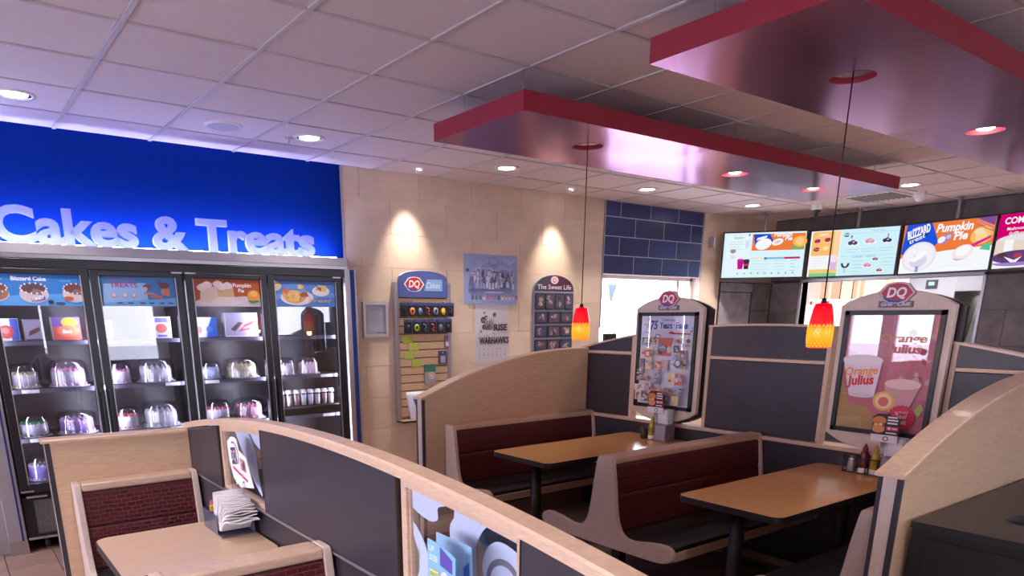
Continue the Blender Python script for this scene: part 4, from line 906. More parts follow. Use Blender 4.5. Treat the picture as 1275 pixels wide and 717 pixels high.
def poster_years(a):
    W, H = a.W, a.H
    a.rect(0, 0, W, H, (0.76, 0.75, 0.88)); rnd = random.Random(3)
    a.text(0.52*W, 0.945*H, 0.018, 'Celebrating', (0.05, 0.12, 0.45), wd=0.24*W, align='c', bold=0.015, shear=0.2)
    a.text(0.17*W, 0.855*H, 0.060, '75', (0.02, 0.10, 0.48), wd=0.15*W, bold=0.035, shear=0.2); a.text(0.35*W, 0.865*H, 0.044, 'Years', (0.02, 0.12, 0.50), wd=0.24*W, bold=0.035); a.ell(0.625*W, 0.90*H, 0.012*W, 0.008*H, (0.02, 0.12, 0.5)); a.text(0.66*W, 0.865*H, 0.044, 'Fans', (0.02, 0.12, 0.50), wd=0.22*W, bold=0.035)
    a.poly([(0.52*W, 0.815*H), (0.60*W, 0.835*H), (0.62*W, 0.82*H), (0.92*W, 0.812*H), (0.92*W, 0.80*H), (0.62*W, 0.80*H)], (0.50, 0.03, 0.07))
    for i in range(16):
        x, y = (rnd.choice((0.04, 0.12, 0.92))+rnd.uniform(-0.03, 0.05))*W, (0.80+rnd.uniform(0, 0.18))*H; a.ell(x, y, 0.012*W, 0.012*H, rnd.choice(((0.1, 0.2, 0.6), (0.35, 0.3, 0.5), (0.6, 0.65, 0.9))), new=(i == 0))
    pal = ((0.70, 0.62, 0.46), (0.42, 0.24, 0.16), (0.20, 0.22, 0.34), (0.66, 0.16, 0.12), (0.76, 0.72, 0.78), (0.16, 0.12, 0.14), (0.36, 0.44, 0.66), (0.74, 0.54, 0.26), (0.55, 0.40, 0.42))
    cells = [(0.03, 0.66, 0.16, 0.10), (0.20, 0.68, 0.13, 0.09), (0.36, 0.56, 0.26, 0.20), (0.66, 0.70, 0.15, 0.06), (0.82, 0.66, 0.14, 0.10), (0.04, 0.55, 0.24, 0.09), (0.67, 0.60, 0.10, 0.08), (0.80, 0.54, 0.12, 0.09), (0.68, 0.52, 0.12, 0.07), (0.04, 0.42, 0.11, 0.10), (0.17, 0.40, 0.13, 0.13), (0.37, 0.42, 0.12, 0.08), (0.50, 0.38, 0.12, 0.14), (0.66, 0.44, 0.13, 0.07), (0.82, 0.42, 0.13, 0.11), (0.04, 0.33, 0.10, 0.08), (0.04, 0.27, 0.22, 0.05), (0.38, 0.33, 0.10, 0.08), (0.40, 0.24, 0.09, 0.08), (0.66, 0.27, 0.13, 0.11), (0.80, 0.25, 0.13, 0.12), (0.26, 0.17, 0.10, 0.09), (0.04, 0.16, 0.20, 0.07), (0.06, 0.05, 0.12, 0.11), (0.20, 0.04, 0.12, 0.09), (0.64, 0.15, 0.15, 0.06), (0.82, 0.15, 0.14, 0.09), (0.66, 0.03, 0.10, 0.10), (0.80, 0.03, 0.13, 0.10), (0.40, 0.06, 0.18, 0.14)]
    for i, (x, y, w_, h_) in enumerate(cells):
        c1 = pal[(i*5+2) % 9]; a.rect(x*W, y*H, (x+w_)*W, (y+h_)*H, c1)
        for k in range(6):
            c2 = pal[rnd.randrange(9)]; ex, ey = (x+w_*rnd.uniform(0.15, 0.85))*W, (y+h_*rnd.uniform(0.2, 0.8))*H
            a.ell(ex, ey, w_*W*rnd.uniform(0.10, 0.28), h_*H*rnd.uniform(0.10, 0.26), c2, n=10)
    a.ell(0.30*W, 0.585*H, 0.065*W, 0.042*H, (0.62, 0.12, 0.10)); a.ell(0.30*W, 0.585*H, 0.04*W, 0.026*H, (0.70, 0.60, 0.62)); a.ell(0.48*W, 0.78*H, 0.055*W, 0.025*H, (0.18, 0.15, 0.2)); a.ell(0.48*W, 0.78*H, 0.04*W, 0.015*H, (0.6, 0.58, 0.66)); a.ell(0.88*W, 0.49*H, 0.06*W, 0.05*H, (0.10, 0.12, 0.26)); a.ell(0.88*W, 0.495*H, 0.042*W, 0.03*H, (0.65, 0.60, 0.62))
def poster_drink(a):
    W, H = a.W, a.H
    a.rect(0, 0, W, H, (0.66, 0.20, 0.27)); a.poly([(0, 0), (0, 0.46*H), (0.12*W, 0.22*H), (0.34*W, 0.20*H), (0.55*W, 0.0)], (0.58, 0.36, 0.14))
    a.poly([(0, H), (0, 0.72*H), (0.30*W, 0.62*H), (0.60*W, 0.66*H), (W, 0.80*H), (W, H)], (0.72, 0.30, 0.38))
    rnd = random.Random(5)
    for i in range(26): a.ell(rnd.uniform(0.55, 0.98)*W, rnd.uniform(0.35, 0.85)*H, rnd.uniform(0.015, 0.05)*W, rnd.uniform(0.01, 0.035)*H, rnd.choice(((0.66, 0.18, 0.20), (0.72, 0.40, 0.40), (0.48, 0.05, 0.10), (0.70, 0.52, 0.46))), n=9, rot=rnd.uniform(0, 3))
    a.poly([(0.52*W, 0.40*H), (0.92*W, 0.42*H), (0.78*W, 0.12*H), (0.62*W, 0.12*H)], (0.62, 0.30, 0.32)); a.ell(0.72*W, 0.42*H, 0.20*W, 0.045*H, (0.78, 0.52, 0.50))
    a.poly([(0.0, 0.62*H), (0.46*W, 0.60*H), (0.42*W, 0.30*H), (0.12*W, 0.30*H)], (0.74, 0.62, 0.72)); a.ell(0.23*W, 0.61*H, 0.24*W, 0.05*H, (0.82, 0.70, 0.76)); a.ell(0.27*W, 0.30*H, 0.15*W, 0.02*H, (0.68, 0.56, 0.66))
    a.text(0.40*W, 0.775*H, 0.045, 'Orange', (0.78, 0.36, 0.22), wd=0.50*W, bold=0.02, shear=0.1); a.text(0.50*W, 0.685*H, 0.045, 'Julius', (0.70, 0.16, 0.18), wd=0.36*W, bold=0.03, shear=0.1)
    a.text(0.05*W, 0.47*H, 0.045, 'Orange', (0.82, 0.30, 0.04), wd=0.38*W, bold=0.025, shear=0.12, rot=0.10); a.text(0.08*W, 0.385*H, 0.052, 'Julius', (0.62, 0.03, 0.03), wd=0.32*W, bold=0.04, shear=0.12, rot=0.10)
    a.ell(0.54*W, 0.265*H, 0.125*W, 0.085*H, (0.80, 0.42, 0.10), rot=-0.2); a.ell(0.54*W, 0.265*H, 0.095*W, 0.065*H, (0.86, 0.62, 0.40), rot=-0.2); a.ell(0.54*W, 0.26*H, 0.06*W, 0.042*H, (0.66, 0.16, 0.14), rot=-0.2); a.poly([(0.60*W, 0.33*H), (0.72*W, 0.345*H), (0.66*W, 0.31*H)], (0.35, 0.48, 0.16))
    a.poly([(0.88*W, 0.20*H), (0.95*W, 0.27*H), (0.99*W, 0.22*H), (0.94*W, 0.15*H)], (0.40, 0.42, 0.12))
    for k in range(20):
        th = 2*math.pi*k/20; a.ell(0.76*W+0.135*W*math.cos(th), 0.135*H+0.095*H*math.sin(th), 0.022*W, 0.015*H, (0.58, 0.03, 0.08), n=8, new=(k == 0))
    a.ell(0.76*W, 0.135*H, 0.135*W, 0.095*H, (0.58, 0.03, 0.08)); a.text(0.76*W, 0.175*H, 0.012, 'made with', (0.85, 0.55, 0.55), align='c'); a.text(0.76*W, 0.13*H, 0.026, 'Real', (0.88, 0.72, 0.70), align='c', bold=0.02); a.text(0.76*W, 0.08*H, 0.026, 'Fruit', (0.88, 0.72, 0.70), align='c', bold=0.02)
stand('tall poster stand with a photo-collage anniversary poster by the farther table', 3.50, poster_years)
stand('tall poster stand with a red fruit drink poster by the nearer table', 1.932, poster_drink)

# ================================================================== cake cooler
CF = 5.865   # front of the doors
t = thing('cake_cooler', (1.63, 6.2, 0), 'black four-door glass cake cooler under the blue sign wall', 'cooler')
cooler = t
b = MB()
b.box(0.305, 0.335, CF+0.05, 6.58, 0.10, 2.035); b.box(2.925, 2.955, CF+0.05, 6.58, 0.10, 2.035); b.box(0.305, 2.955, 6.55, 6.60, 0.10, 2.035)
b.box(0.305, 2.955, CF+0.03, 6.58, 1.985, 2.035); b.box(0.305, 2.955, CF+0.05, 6.58, 0.40, 0.44); b.box(1.60, 1.625, CF+0.06, 6.55, 0.44, 1.99)
b.build('cabinet', cooler_black, t)
b = MB(); b.box(0.336, 1.60, 6.53, 6.55, 0.44, 1.985); b.box(1.625, 2.924, 6.53, 6.55, 0.44, 1.985); b.build('back_liner', cooler_in, t)
b = MB(); b.box(0.335, 0.34, CF+0.06, 6.53, 0.44, 1.985); b.box(2.92, 2.925, CF+0.06, 6.53, 0.44, 1.985); b.build('side_liner', cooler_in, t)
b = MB(); b.box(0.305, 2.955, CF+0.0, CF+0.03, 1.985, 2.043); b.build('header_strip', cooler_black, t, bevel=0.003)
DOORS = [(0.312, 0.948), (0.956, 1.592), (1.612, 2.255), (2.263, 2.918)]
def pr_blizz(a):
    W, H = a.W, a.H
    a.rect(0, 0, W, H, (0.03, 0.20, 0.58)); a.poly([(0, 0), (W, 0), (W, 0.42*H), (0, 0.30*H)], (0.10, 0.36, 0.78)); a.text(0.40*W, 0.80*H, 0.026, 'Blizzard Cake', (0.85, 0.86, 0.92), wd=0.40*W, align='c', bold=0.03); a.text(0.02*W, 0.81*H, 0.008, 'ice cream', (0.6, 0.7, 0.85)); a.text(0.76*W, 0.79*H, 0.008, 'made to order', (0.5, 0.6, 0.8))
    def cake(x, y, w_, h_, top, side, slot=True):
        a.ell(x, y, w_, h_*0.62, (0.60, 0.55, 0.64)); a.ell(x, y+h_*0.1, w_*0.96, h_*0.62, side); a.ell(x, y+h_*0.42, w_*0.88, h_*0.36, top)
        if slot: a.poly([(x, y+h_*0.40), (x+w_*0.65, y+h_*0.25), (x+w_*0.5, y-h_*0.05), (x-w_*0.35, y+h_*0.02)], (0.24, 0.15, 0.15))
        for k in range(14):
            th = 2*math.pi*k/14; a.ell(x+w_*0.88*math.cos(th), y+h_*0.42+h_*0.36*math.sin(th), w_*0.07, h_*0.07, (0.80, 0.74, 0.78), n=8, new=(k == 0))
    cake(0.0*W, 0.38*H, 0.16*W, 0.42*H, (0.20, 0.07, 0.04), (0.36, 0.17, 0.10)); cake(0.44*W, 0.36*H, 0.17*W, 0.46*H, (0.10, 0.06, 0.08), (0.62, 0.52, 0.60)); cake(0.92*W, 0.38*H, 0.15*W, 0.44*H, (0.16, 0.06, 0.06), (0.64, 0.56, 0.62))
    a.poly([(0.40*W, 0.13*H), (0.56*W, 0.20*H), (0.56*W, 0.30*H), (0.40*W, 0.23*H)], (0.04, 0.10, 0.45)); a.text(0.41*W, 0.15*H, 0.016, 'OREO', (0.95, 0.95, 1.0), wd=0.14*W, bold=0.04, rot=0.25)
    a.ell(0.62*W, 0.12*H, 0.035*W, 0.07*H, (0.05, 0.04, 0.05)); a.ell(0.73*W, 0.07*H, 0.06*W, 0.05*H, (0.06, 0.06, 0.14)); a.ell(0.84*W, 0.24*H, 0.06*W, 0.07*H, (0.52, 0.12, 0.03))
def pr_treats(a):
    W, H = a.W, a.H
    a.rect(0, 0, W, H, (0.05, 0.22, 0.50)); a.poly([(0.02*W, 0.05*H), (0.62*W, 0.05*H), (0.60*W, 0.80*H), (0.05*W, 0.75*H)], (0.30, 0.50, 0.82)); a.poly([(0, 0), (W, 0), (W, 0.3*H), (0, 0.1*H)], (0.16, 0.40, 0.76))
    a.text(0.12*W, 0.84*H, 0.016, 'DELICIOUS', (0.46, 0.10, 0.28), wd=0.36*W, bold=0.02); a.text(0.13*W, 0.64*H, 0.030, 'TREATS', (0.46, 0.08, 0.26), wd=0.36*W, bold=0.03)
    for x in (0.17, 0.31, 0.43): a.ell(x*W, 0.36*H, 0.04*W, 0.10*H, (0.42, 0.34, 0.44)); a.ell(x*W, 0.38*H, 0.025*W, 0.06*H, (0.66, 0.60, 0.68))
    for i, x in enumerate((0.20, 0.34, 0.50, 0.62, 0.76, 0.88)): a.rect(x*W, 0.08*H, (x+0.07)*W, 0.13*H, (0.06, 0.10, 0.22), new=(i == 0))
    a.poly([(0.56*W, 0.42*H), (0.68*W, 0.40*H), (0.80*W, 0.26*H), (0.78*W, 0.34*H), (0.70*W, 0.46*H), (0.58*W, 0.50*H)], (0.62, 0.18, 0.18)); a.ell(0.62*W, 0.68*H, 0.06*W, 0.08*H, (0.20, 0.10, 0.12)); a.ell(0.59*W, 0.60*H, 0.03*W, 0.06*H, (0.66, 0.40, 0.46))
    a.poly([(0.80*W, 0.40*H), (0.92*W, 0.34*H), (0.91*W, 0.66*H), (0.80*W, 0.60*H)], (0.58, 0.22, 0.14)); a.ell(0.85*W, 0.72*H, 0.07*W, 0.11*H, (0.14, 0.07, 0.07)); a.ell(0.78*W, 0.82*H, 0.03*W, 0.05*H, (0.30, 0.05, 0.14)); a.poly([(0.64*W, 0.30*H), (0.82*W, 0.28*H), (0.82*W, 0.36*H), (0.64*W, 0.36*H)], (0.52, 0.16, 0.14))
def pr_pumpkin(a):
    W, H = a.W, a.H
    a.rect(0, 0, W, H, (0.42, 0.09, 0.025)); a.poly([(0, 0), (W, 0), (W, 0.42*H), (0.72*W, 0.38*H), (0.3*W, 0.30*H), (0, 0.12*H)], (0.62, 0.54, 0.62))
    a.ell(0.35*W, 0.16*H, 0.34*W, 0.15*H, (0.70, 0.60, 0.66)); a.poly([(0.08*W, 0.18*H), (0.10*W, 0.62*H), (0.24*W, 0.72*H), (0.58*W, 0.70*H), (0.60*W, 0.30*H), (0.34*W, 0.10*H)], (0.66, 0.50, 0.42)); a.poly([(0.34*W, 0.60*H), (0.58*W, 0.66*H), (0.60*W, 0.34*H), (0.36*W, 0.36*H)], (0.58, 0.38, 0.20)); a.poly([(0.22*W, 0.14*H), (0.36*W, 0.36*H), (0.60*W, 0.34*H), (0.40*W, 0.10*H)], (0.72, 0.62, 0.62))
    for x, y in ((0.20, 0.78), (0.36, 0.82), (0.50, 0.76), (0.12, 0.68), (0.42, 0.70)): a.ell(x*W, y*H, 0.075*W, 0.12*H, (0.74, 0.62, 0.60)); a.ell(x*W, (y+0.08)*H, 0.035*W, 0.06*H, (0.80, 0.70, 0.68))
    a.text(0.72*W, 0.72*H, 0.028, 'Pumpkin', (0.85, 0.78, 0.78), wd=0.28*W, align='c', bold=0.03); a.text(0.70*W, 0.53*H, 0.028, 'Pie', (0.85, 0.78, 0.78), align='c', bold=0.03)
    a.ell(0.89*W, 0.42*H, 0.10*W, 0.20*H, (0.72, 0.28, 0.04)); a.ell(0.89*W, 0.48*H, 0.06*W, 0.11*H, (0.78, 0.42, 0.12)); a.poly([(0.78*W, 0.22*H), (0.86*W, 0.12*H), (0.98*W, 0.18*H), (0.94*W, 0.24*H), (0.88*W, 0.22*H)], (0.06, 0.24, 0.05))
def pr_pie(a):
    W, H = a.W, a.H
    a.rect(0, 0, W, H, (0.08, 0.20, 0.52)); a.poly([(0, 0.3*H), (W, 0.4*H), (W, 0.55*H), (0, 0.5*H)], (0.14, 0.32, 0.66)); a.ell(0.02*W, 0.80*H, 0.09*W, 0.18*H, (0.60, 0.52, 0.30))
    a.ell(0.36*W, 0.36*H, 0.27*W, 0.30*H, (0.66, 0.60, 0.68)); a.ell(0.32*W, 0.48*H, 0.20*W, 0.34*H, (0.58, 0.36, 0.10)); a.ell(0.33*W, 0.72*H, 0.17*W, 0.20*H, (0.12, 0.24, 0.55)); a.ell(0.30*W, 0.42*H, 0.17*W, 0.22*H, (0.70, 0.46, 0.16)); a.ell(0.18*W, 0.62*H, 0.05*W, 0.10*H, (0.62, 0.12, 0.08)); a.ell(0.42*W, 0.78*H, 0.05*W, 0.09*H, (0.62, 0.48, 0.12)); a.poly([(0.40*W, 0.36*H), (0.55*W, 0.42*H), (0.52*W, 0.60*H), (0.40*W, 0.56*H)], (0.28, 0.10, 0.07))
    rnd = random.Random(9)
    for k in range(22): a.ell((0.30+rnd.uniform(-0.13, 0.13))*W, (0.42+rnd.uniform(-0.15, 0.15))*H, 0.014*W, 0.024*H, rnd.choice(((0.66, 0.30, 0.06), (0.76, 0.56, 0.28), (0.5, 0.2, 0.06))), n=8, new=(k == 0))
    a.ell(0.76*W, 0.62*H, 0.15*W, 0.20*H, (0.66, 0.62, 0.70)); a.poly([(0.66*W, 0.66*H), (0.84*W, 0.60*H), (0.86*W, 0.84*H), (0.72*W, 0.86*H)], (0.60, 0.42, 0.14)); a.poly([(0.68*W, 0.80*H), (0.76*W, 0.60*H), (0.77*W, 0.76*H)], (0.22, 0.09, 0.08)); a.text(0.74*W, 0.18*H, 0.028, 'Treat', (0.62, 0.40, 0.16), wd=0.40*W, align='c', bold=0.01, shear=0.4)
for i, ((x0, x1), pr) in enumerate(zip(DOORS, (pr_blizz, pr_treats, pr_pumpkin, pr_pie))):
    b = MB(); fw = 0.058
    b.box(x0, x0+fw, CF, CF+0.05, 0.445, 1.98); b.box(x1-fw, x1, CF, CF+0.05, 0.445, 1.98); b.box(x0+fw, x1-fw, CF, CF+0.05, 1.942, 1.98); b.box(x0+fw, x1-fw, CF, CF+0.05, 0.445, 0.50)
    d = b.build('door', cooler_black, t, bevel=0.004)
    b = MB(); b.box(x0+fw, x1-fw, CF+0.020, CF+0.024, 0.50, 1.942); b.build('glass', cooler_glass, d)
    for xx in (x0+fw-0.006, x1-fw): b = MB(); b.box(xx, xx+0.006, CF-0.003, CF+0.004, 0.50, 1.942); b.build('glass_trim', alu, d)
    a = Art((x0+fw, CF+0.019, 1.736), UX, UZ, nUY); a.W, a.H = x1-x0-2*fw, 0.206
    b = MB(); b.box(x0+fw, x1-fw, CF+0.0192, CF+0.0199, 1.736, 1.942); b.build('header_board', paper, d)
    pr(a); a.done('header_graphic', d)
    hx = x1-0.030 if i % 2 == 0 else x0+0.016
    b = MB(); b.box(hx, hx+0.016, CF-0.028, CF-0.018, 0.62, 1.16); b.box(hx, hx+0.016, CF-0.02, CF+0.002, 0.62, 0.65); b.box(hx, hx+0.016, CF-0.02, CF+0.002, 1.13, 1.16); b.build('handle', black_plastic, d, bevel=0.003)
    for zz in (1.972, 0.446):
        hx2 = x0+0.03 if i % 2 == 0 else x1-0.05
        b = MB(); b.box(hx2-0.03, hx2+0.05, CF-0.006, CF+0.03, zz, zz+0.012); b.build('hinge', steel, d, bevel=0.002)
    # lamps behind the door jambs, facing the shelves
    for xx, s in ((x0+0.012, 1), (x1-0.030, -1)):
        b = MB(); b.box(xx, xx+0.018, CF+0.060, CF+0.078, 0.50, 1.92); b.build('lamp_tube', led_white, t)
# shelves
SHELVES = [0.495, 0.818, 1.168, 1.50]
for half, (x0, x1) in enumerate(((0.345, 1.598), (1.628, 2.918))):
    for z in SHELVES:
        b = MB(); b.box(x0, x1, CF+0.105, 6.45, z-0.012, z-0.004)
        b.build('shelf', black_metal, t)
        b = MB(); b.box(x0, x1, CF+0.098, CF+0.105, z-0.032, z-0.002); b.build('shelf_rail', mat('shelf_price_rail', (0.10, 0.10, 0.13), 0.3), t)
        for xx in lin(x0+0.14, x1-0.14, 3)[:(3 if z < 1.4 else 0)]:
            b = MB(); b.box(xx-0.055, xx+0.055, CF+0.0945, CF+0.0975, z-0.030, z-0.006); b.build('price_tag', paper, t)
b = MB(); b.box(2.318, 2.915, CF+0.105, 6.45, 0.888, 0.896); b.build('shelf', black_metal, t)
# compressor grille and wheels
b = MB(); b.box(0.31, 2.95, CF+0.03, CF+0.06, 0.10, 0.40); b.build('lower_housing', cooler_black, t, bevel=0.004)
for i, (x0, x1) in enumerate(((0.38, 0.52), (0.56, 0.94), (1.0, 1.55), (1.66, 2.9))):
    b = MB(); b.box(x0, x1, CF+0.024, CF+0.031, 0.13, 0.38); b.build('grille', mat('dusty_grille', (0.10, 0.085, 0.075), 0.7, noise=0.5, nscale=120) if i == 0 else mat('dark_grille', (0.03, 0.028, 0.03), 0.6), t)
b = MB(); b.box(0.31, 2.95, CF+0.0, CF+0.06, 0.092, 0.108); b.build('lower_rail', steel, t, bevel=0.003)
b = MB(); b.box(0.34, 0.47, CF-0.012, CF+0.03, 0.405, 0.418); b.build('hinge_plate', steel, t, bevel=0.002)
for x in (0.43, 1.5, 1.75, 2.8):
    b = MB(); b.lathe([(0.0, -0.016), (0.036, -0.016), (0.040, -0.008), (0.040, 0.008), (0.036, 0.016), (0.0, 0.016)], (x, CF+0.10, 0.040), 20, axis=0); b.build('caster', black_plastic, t)
    b = MB(); b.box(x-0.025, x+0.025, CF+0.07, CF+0.13, 0.075, 0.10); b.build('caster_bracket', steel, t)

# ------------------------------------------------------------------ cakes under clear domes
def cake(x0, x1, z, ztop, label, side, top, deco, kind='round', y=6.09):
    r = (x1-x0)/2; x = (x0+x1)/2; h = ztop-z
    t = thing('boxed_cake', (x, y, z), label, 'cake', 'cakes in the cooler')
    b = MB(); b.lathe([(0, z), (r, z), (r, z+0.006), (0, z+0.006)], (x, y, 0), 28); b.build('base_tray', mat('cake_tray', (0.30, 0.30, 0.33), 0.4), t)
    rc = r*0.80; hc = h*0.55
    ms = mat('frosting_%s' % '_'.join('%02d' % int(c*99) for c in side), side, 0.55, noise=0.12, nscale=30)
    mt = mat('frosting_%s' % '_'.join('%02d' % int(c*99) for c in top), top, 0.55, noise=0.12, nscale=30)
    md = mat('frosting_%s' % '_'.join('%02d' % int(c*99) for c in deco), deco, 0.5, noise=0.1, nscale=30)
    b = MB(); b.lathe([(0, z+0.007), (rc, z+0.007), (rc, z+hc*0.9), (rc*0.97, z+hc)], (x, y, 0), 28); b.build('side_frosting', ms, t)
    b = MB(); b.lathe([(rc*0.98, z+hc*0.97), (rc*0.9, z+hc*1.03), (0, z+hc*1.05)], (x, y, 0), 28); b.build('top_frosting', mt, t)
    b = MB(); n = 16
    for k in range(n):
        th = 2*math.pi*k/n; px, py = x+rc*0.86*math.cos(th), y+rc*0.86*math.sin(th); s_ = rc*0.16
        b.lathe([(s_, 0), (s_*0.8, s_*0.5), (s_*0.35, s_*1.0), (0, s_*1.5)], (px, py, z+hc), 8)
        px, py = x+rc*1.0*math.cos(th), y+rc*1.0*math.sin(th)
        b.lathe([(s_*0.7, 0), (s_*0.7, s_*0.5), (0, s_*1.0)], (px, py, z+0.007), 8)
    b.build('piped_rosettes', md, t)
    b = MB(); R = r*0.96
    pf = [(R, z+0.006), (R*0.97, z+h*0.62), (R*0.90, z+h*0.84), (R*0.75, z+h*0.95), (R*0.4, z+h*0.985), (0, z+h)]
    nn = 32; vs = []
    for j, (rr, zz) in enumerate(pf):
        for k in range(nn):
            th = 2*math.pi*k/nn; q = rr*(1+(0.028 if k % 2 else -0.028)*(1 if 0 < j < 4 else 0)); vs.append((x+q*math.cos(th), y+q*math.sin(th), zz))
    b.sm = True; b.add(vs, [(j*nn+k, j*nn+(k+1) % nn, (j+1)*nn+(k+1) % nn, (j+1)*nn+k) for j in range(len(pf)-1) for k in range(nn)]); b.build('clear_dome', clear_plastic, t)
WH, PK, LV, CR = (0.60, 0.57, 0.62), (0.55, 0.14, 0.32), (0.30, 0.18, 0.48), (0.60, 0.50, 0.22)
cake(0.372, 0.578, 1.168, 1.345, 'small white cake with yellow piping, upper cake shelf, left end', WH, CR, CR)
cake(0.612, 0.892, 1.168, 1.365, 'pink-topped white cake on the upper cake shelf of the first door', WH, PK, (0.62, 0.22, 0.42))
cake(0.368, 0.592, 0.818, 0.985, 'white cake with green icing on the middle shelf, left end', WH, (0.05, 0.28, 0.10), (0.04, 0.22, 0.09))
cake(0.620, 0.902, 0.818, 0.987, 'lavender-pink cake on the middle shelf of the first door', LV, PK, (0.62, 0.40, 0.66))
cake(0.375, 0.592, 0.495, 0.680, 'purple cake on the lowest shelf at the left end', (0.28, 0.22, 0.60), LV, WH)
cake(1.005, 1.198, 1.168, 1.335, 'white cake with magenta dots on the upper shelf of the second door', WH, (0.62, 0.16, 0.40), (0.62, 0.18, 0.42))
cake(1.222, 1.512, 1.168, 1.350, 'white cake with blue-violet top on the upper shelf of the second door', WH, (0.24, 0.22, 0.58), WH)
cake(1.015, 1.210, 0.818, 0.993, 'red-topped white cake on the middle shelf of the second door', WH, (0.55, 0.03, 0.06), (0.55, 0.04, 0.07))
cake(1.218, 1.520, 0.818, 1.014, 'plain white cake under a tall dome, middle shelf of the second door', WH, WH, WH)
cake(1.690, 1.885, 1.168, 1.308, 'pale blue cake on the upper shelf of the third door', (0.52, 0.62, 0.80), WH, (0.45, 0.55, 0.8))
cake(1.905, 2.205, 1.168, 1.330, 'cream-yellow cake on the upper shelf of the third door', (0.80, 0.74, 0.50), WH, CR)
cake(1.700, 1.940, 0.818, 0.995, 'pink-red bordered cake, left on the middle shelf of the third door', WH, (0.70, 0.40, 0.45), (0.62, 0.10, 0.16))
cake(1.950, 2.225, 0.818, 0.992, 'pink frosted cake, right on the middle shelf of the third door', (0.74, 0.36, 0.44), PK, (0.72, 0.30, 0.38))
cake(2.330, 2.540, 1.168, 1.315, 'white and violet cake on the upper shelf of the fourth door', WH, (0.45, 0.36, 0.62), WH)
cake(2.548, 2.765, 1.168, 1.322, 'pale pink cake at the right end of the upper shelf', (0.76, 0.55, 0.58), WH, (0.76, 0.6, 0.6))
# small tubs in the fourth door
TUBC = [(0.80, 0.78, 0.84), (0.80, 0.62, 0.64), (0.44, 0.22, 0.20), (0.82, 0.80, 0.86), (0.60, 0.60, 0.74), (0.80, 0.70, 0.68), (0.36, 0.20, 0.22), (0.82, 0.80, 0.84)]
for k in range(8):
    x = 2.368+k*0.0665; TZ = 0.0015
    t = thing('dessert_tub', (x, 6.02, 0.896), ('first', 'second', 'third', 'fourth', 'fifth', 'sixth', 'seventh', 'last')[k]+' small clear tub from the left on the short shelf of the fourth door', 'tub', 'dessert tubs')
    b = MB(); b.lathe([(0, 0.897), (0.022, 0.897), (0.027, 0.985), (0, 0.985)], (x, 6.02, TZ), 16); b.build('filling', mat('tub_fill_%d' % k, TUBC[k], 0.6), t)
    b = MB(); b.lathe([(0.0245, 0.896), (0.030, 1.0), (0.032, 1.004)], (x, 6.02, TZ), 16); b.build('cup', clear_plastic, t)
    b = MB(); b.lathe([(0.0325, 1.003), (0.0325, 1.012), (0.024, 1.032), (0, 1.035)], (x, 6.02, TZ), 16); b.build('lid', white_plastic, t)
# novelty boxes on the top shelf
def treat_box(x0, x1, ztop, label, paint, y=6.02):
    z = 1.50
    t = thing('treat_box', ((x0+x1)/2, y+0.05, z), label, 'box', 'treat boxes on the top shelf')
    b = MB(); b.box(x0, x1, y, y+0.10, z, ztop); b.build('carton', mat('carton_white', (0.74, 0.73, 0.78), 0.45), t, bevel=0.002)
    a = Art((x0, y, z), UX, UZ, nUY); a.W, a.H = x1-x0, ztop-z; paint(a); a.done('printed_front', t)
def bx_cherry(a): W, H = a.W, a.H; a.rect(0.02*W, 0.02*H, 0.62*W, 0.98*H, (0.72, 0.70, 0.78)); a.rect(0.62*W, 0.02*H, 0.98*W, 0.98*H, (0.06, 0.10, 0.42)); a.ell(0.42*W, 0.40*H, 0.34*W, 0.30*H, (0.52, 0.07, 0.06)); a.ell(0.38*W, 0.46*H, 0.18*W, 0.14*H, (0.66, 0.24, 0.20))
def bx_choc(a): W, H = a.W, a.H; a.rect(0, 0, W, H, (0.34, 0.31, 0.40)); a.poly([(0.2*W, 0.2*H), (0.9*W, 0.45*H), (0.9*W, 0.65*H), (0.3*W, 0.45*H)], (0.13, 0.06, 0.04)); a.rect(0, 0, W, 0.08*H, (0.1, 0.08, 0.14))
def bx_starkiss(a): W, H = a.W, a.H; a.rect(0, 0, W, H, (0.62, 0.10, 0.06)); a.poly([(0, 0.55*H), (W, 0.70*H), (W, H), (0, H)], (0.16, 0.10, 0.30)); a.ell(0.62*W, 0.78*H, 0.30*W, 0.20*H, (0.66, 0.42, 0.05)); a.ell(0.55*W, 0.40*H, 0.40*W, 0.24*H, (0.74, 0.20, 0.10)); a.text(0.5*W, 0.30*H, 0.024, 'Bars', (0.85, 0.80, 0.86), align='c', bold=0.03, shear=0.2)
def bx_red(a): W, H = a.W, a.H; a.rect(0, 0, W, H, (0.70, 0.66, 0.76)); a.ell(0.4*W, 0.45*H, 0.36*W, 0.30*H, (0.62, 0.06, 0.05)); a.rect(0, 0, W, 0.12*H, (0.10, 0.12, 0.4))
def bx_white(a): W, H = a.W, a.H; a.rect(0, 0, W, H, (0.76, 0.75, 0.80)); a.poly([(0.1*W, 0.75*H), (0.9*W, 0.72*H), (0.8*W, 0.95*H), (0.15*W, 0.95*H)], (0.18, 0.18, 0.52)); a.ell(0.45*W, 0.46*H, 0.32*W, 0.22*H, (0.62, 0.13, 0.10)); a.rect(0.2*W, 0.05*H, 0.75*W, 0.16*H, (0.2, 0.2, 0.5))
def bx_blue(a): W, H = a.W, a.H; a.rect(0, 0, W, H, (0.78, 0.77, 0.84)); a.poly([(0.55*W, 0.0), (W, 0.0), (W, H), (0.8*W, H), (0.62*W, 0.5*H)], (0.04, 0.14, 0.55)); a.ell(0.25*W, 0.38*H, 0.12*W, 0.18*H, (0.66, 0.26, 0.22)); a.ell(0.68*W, 0.40*H, 0.14*W, 0.16*H, (0.10, 0.24, 0.66))
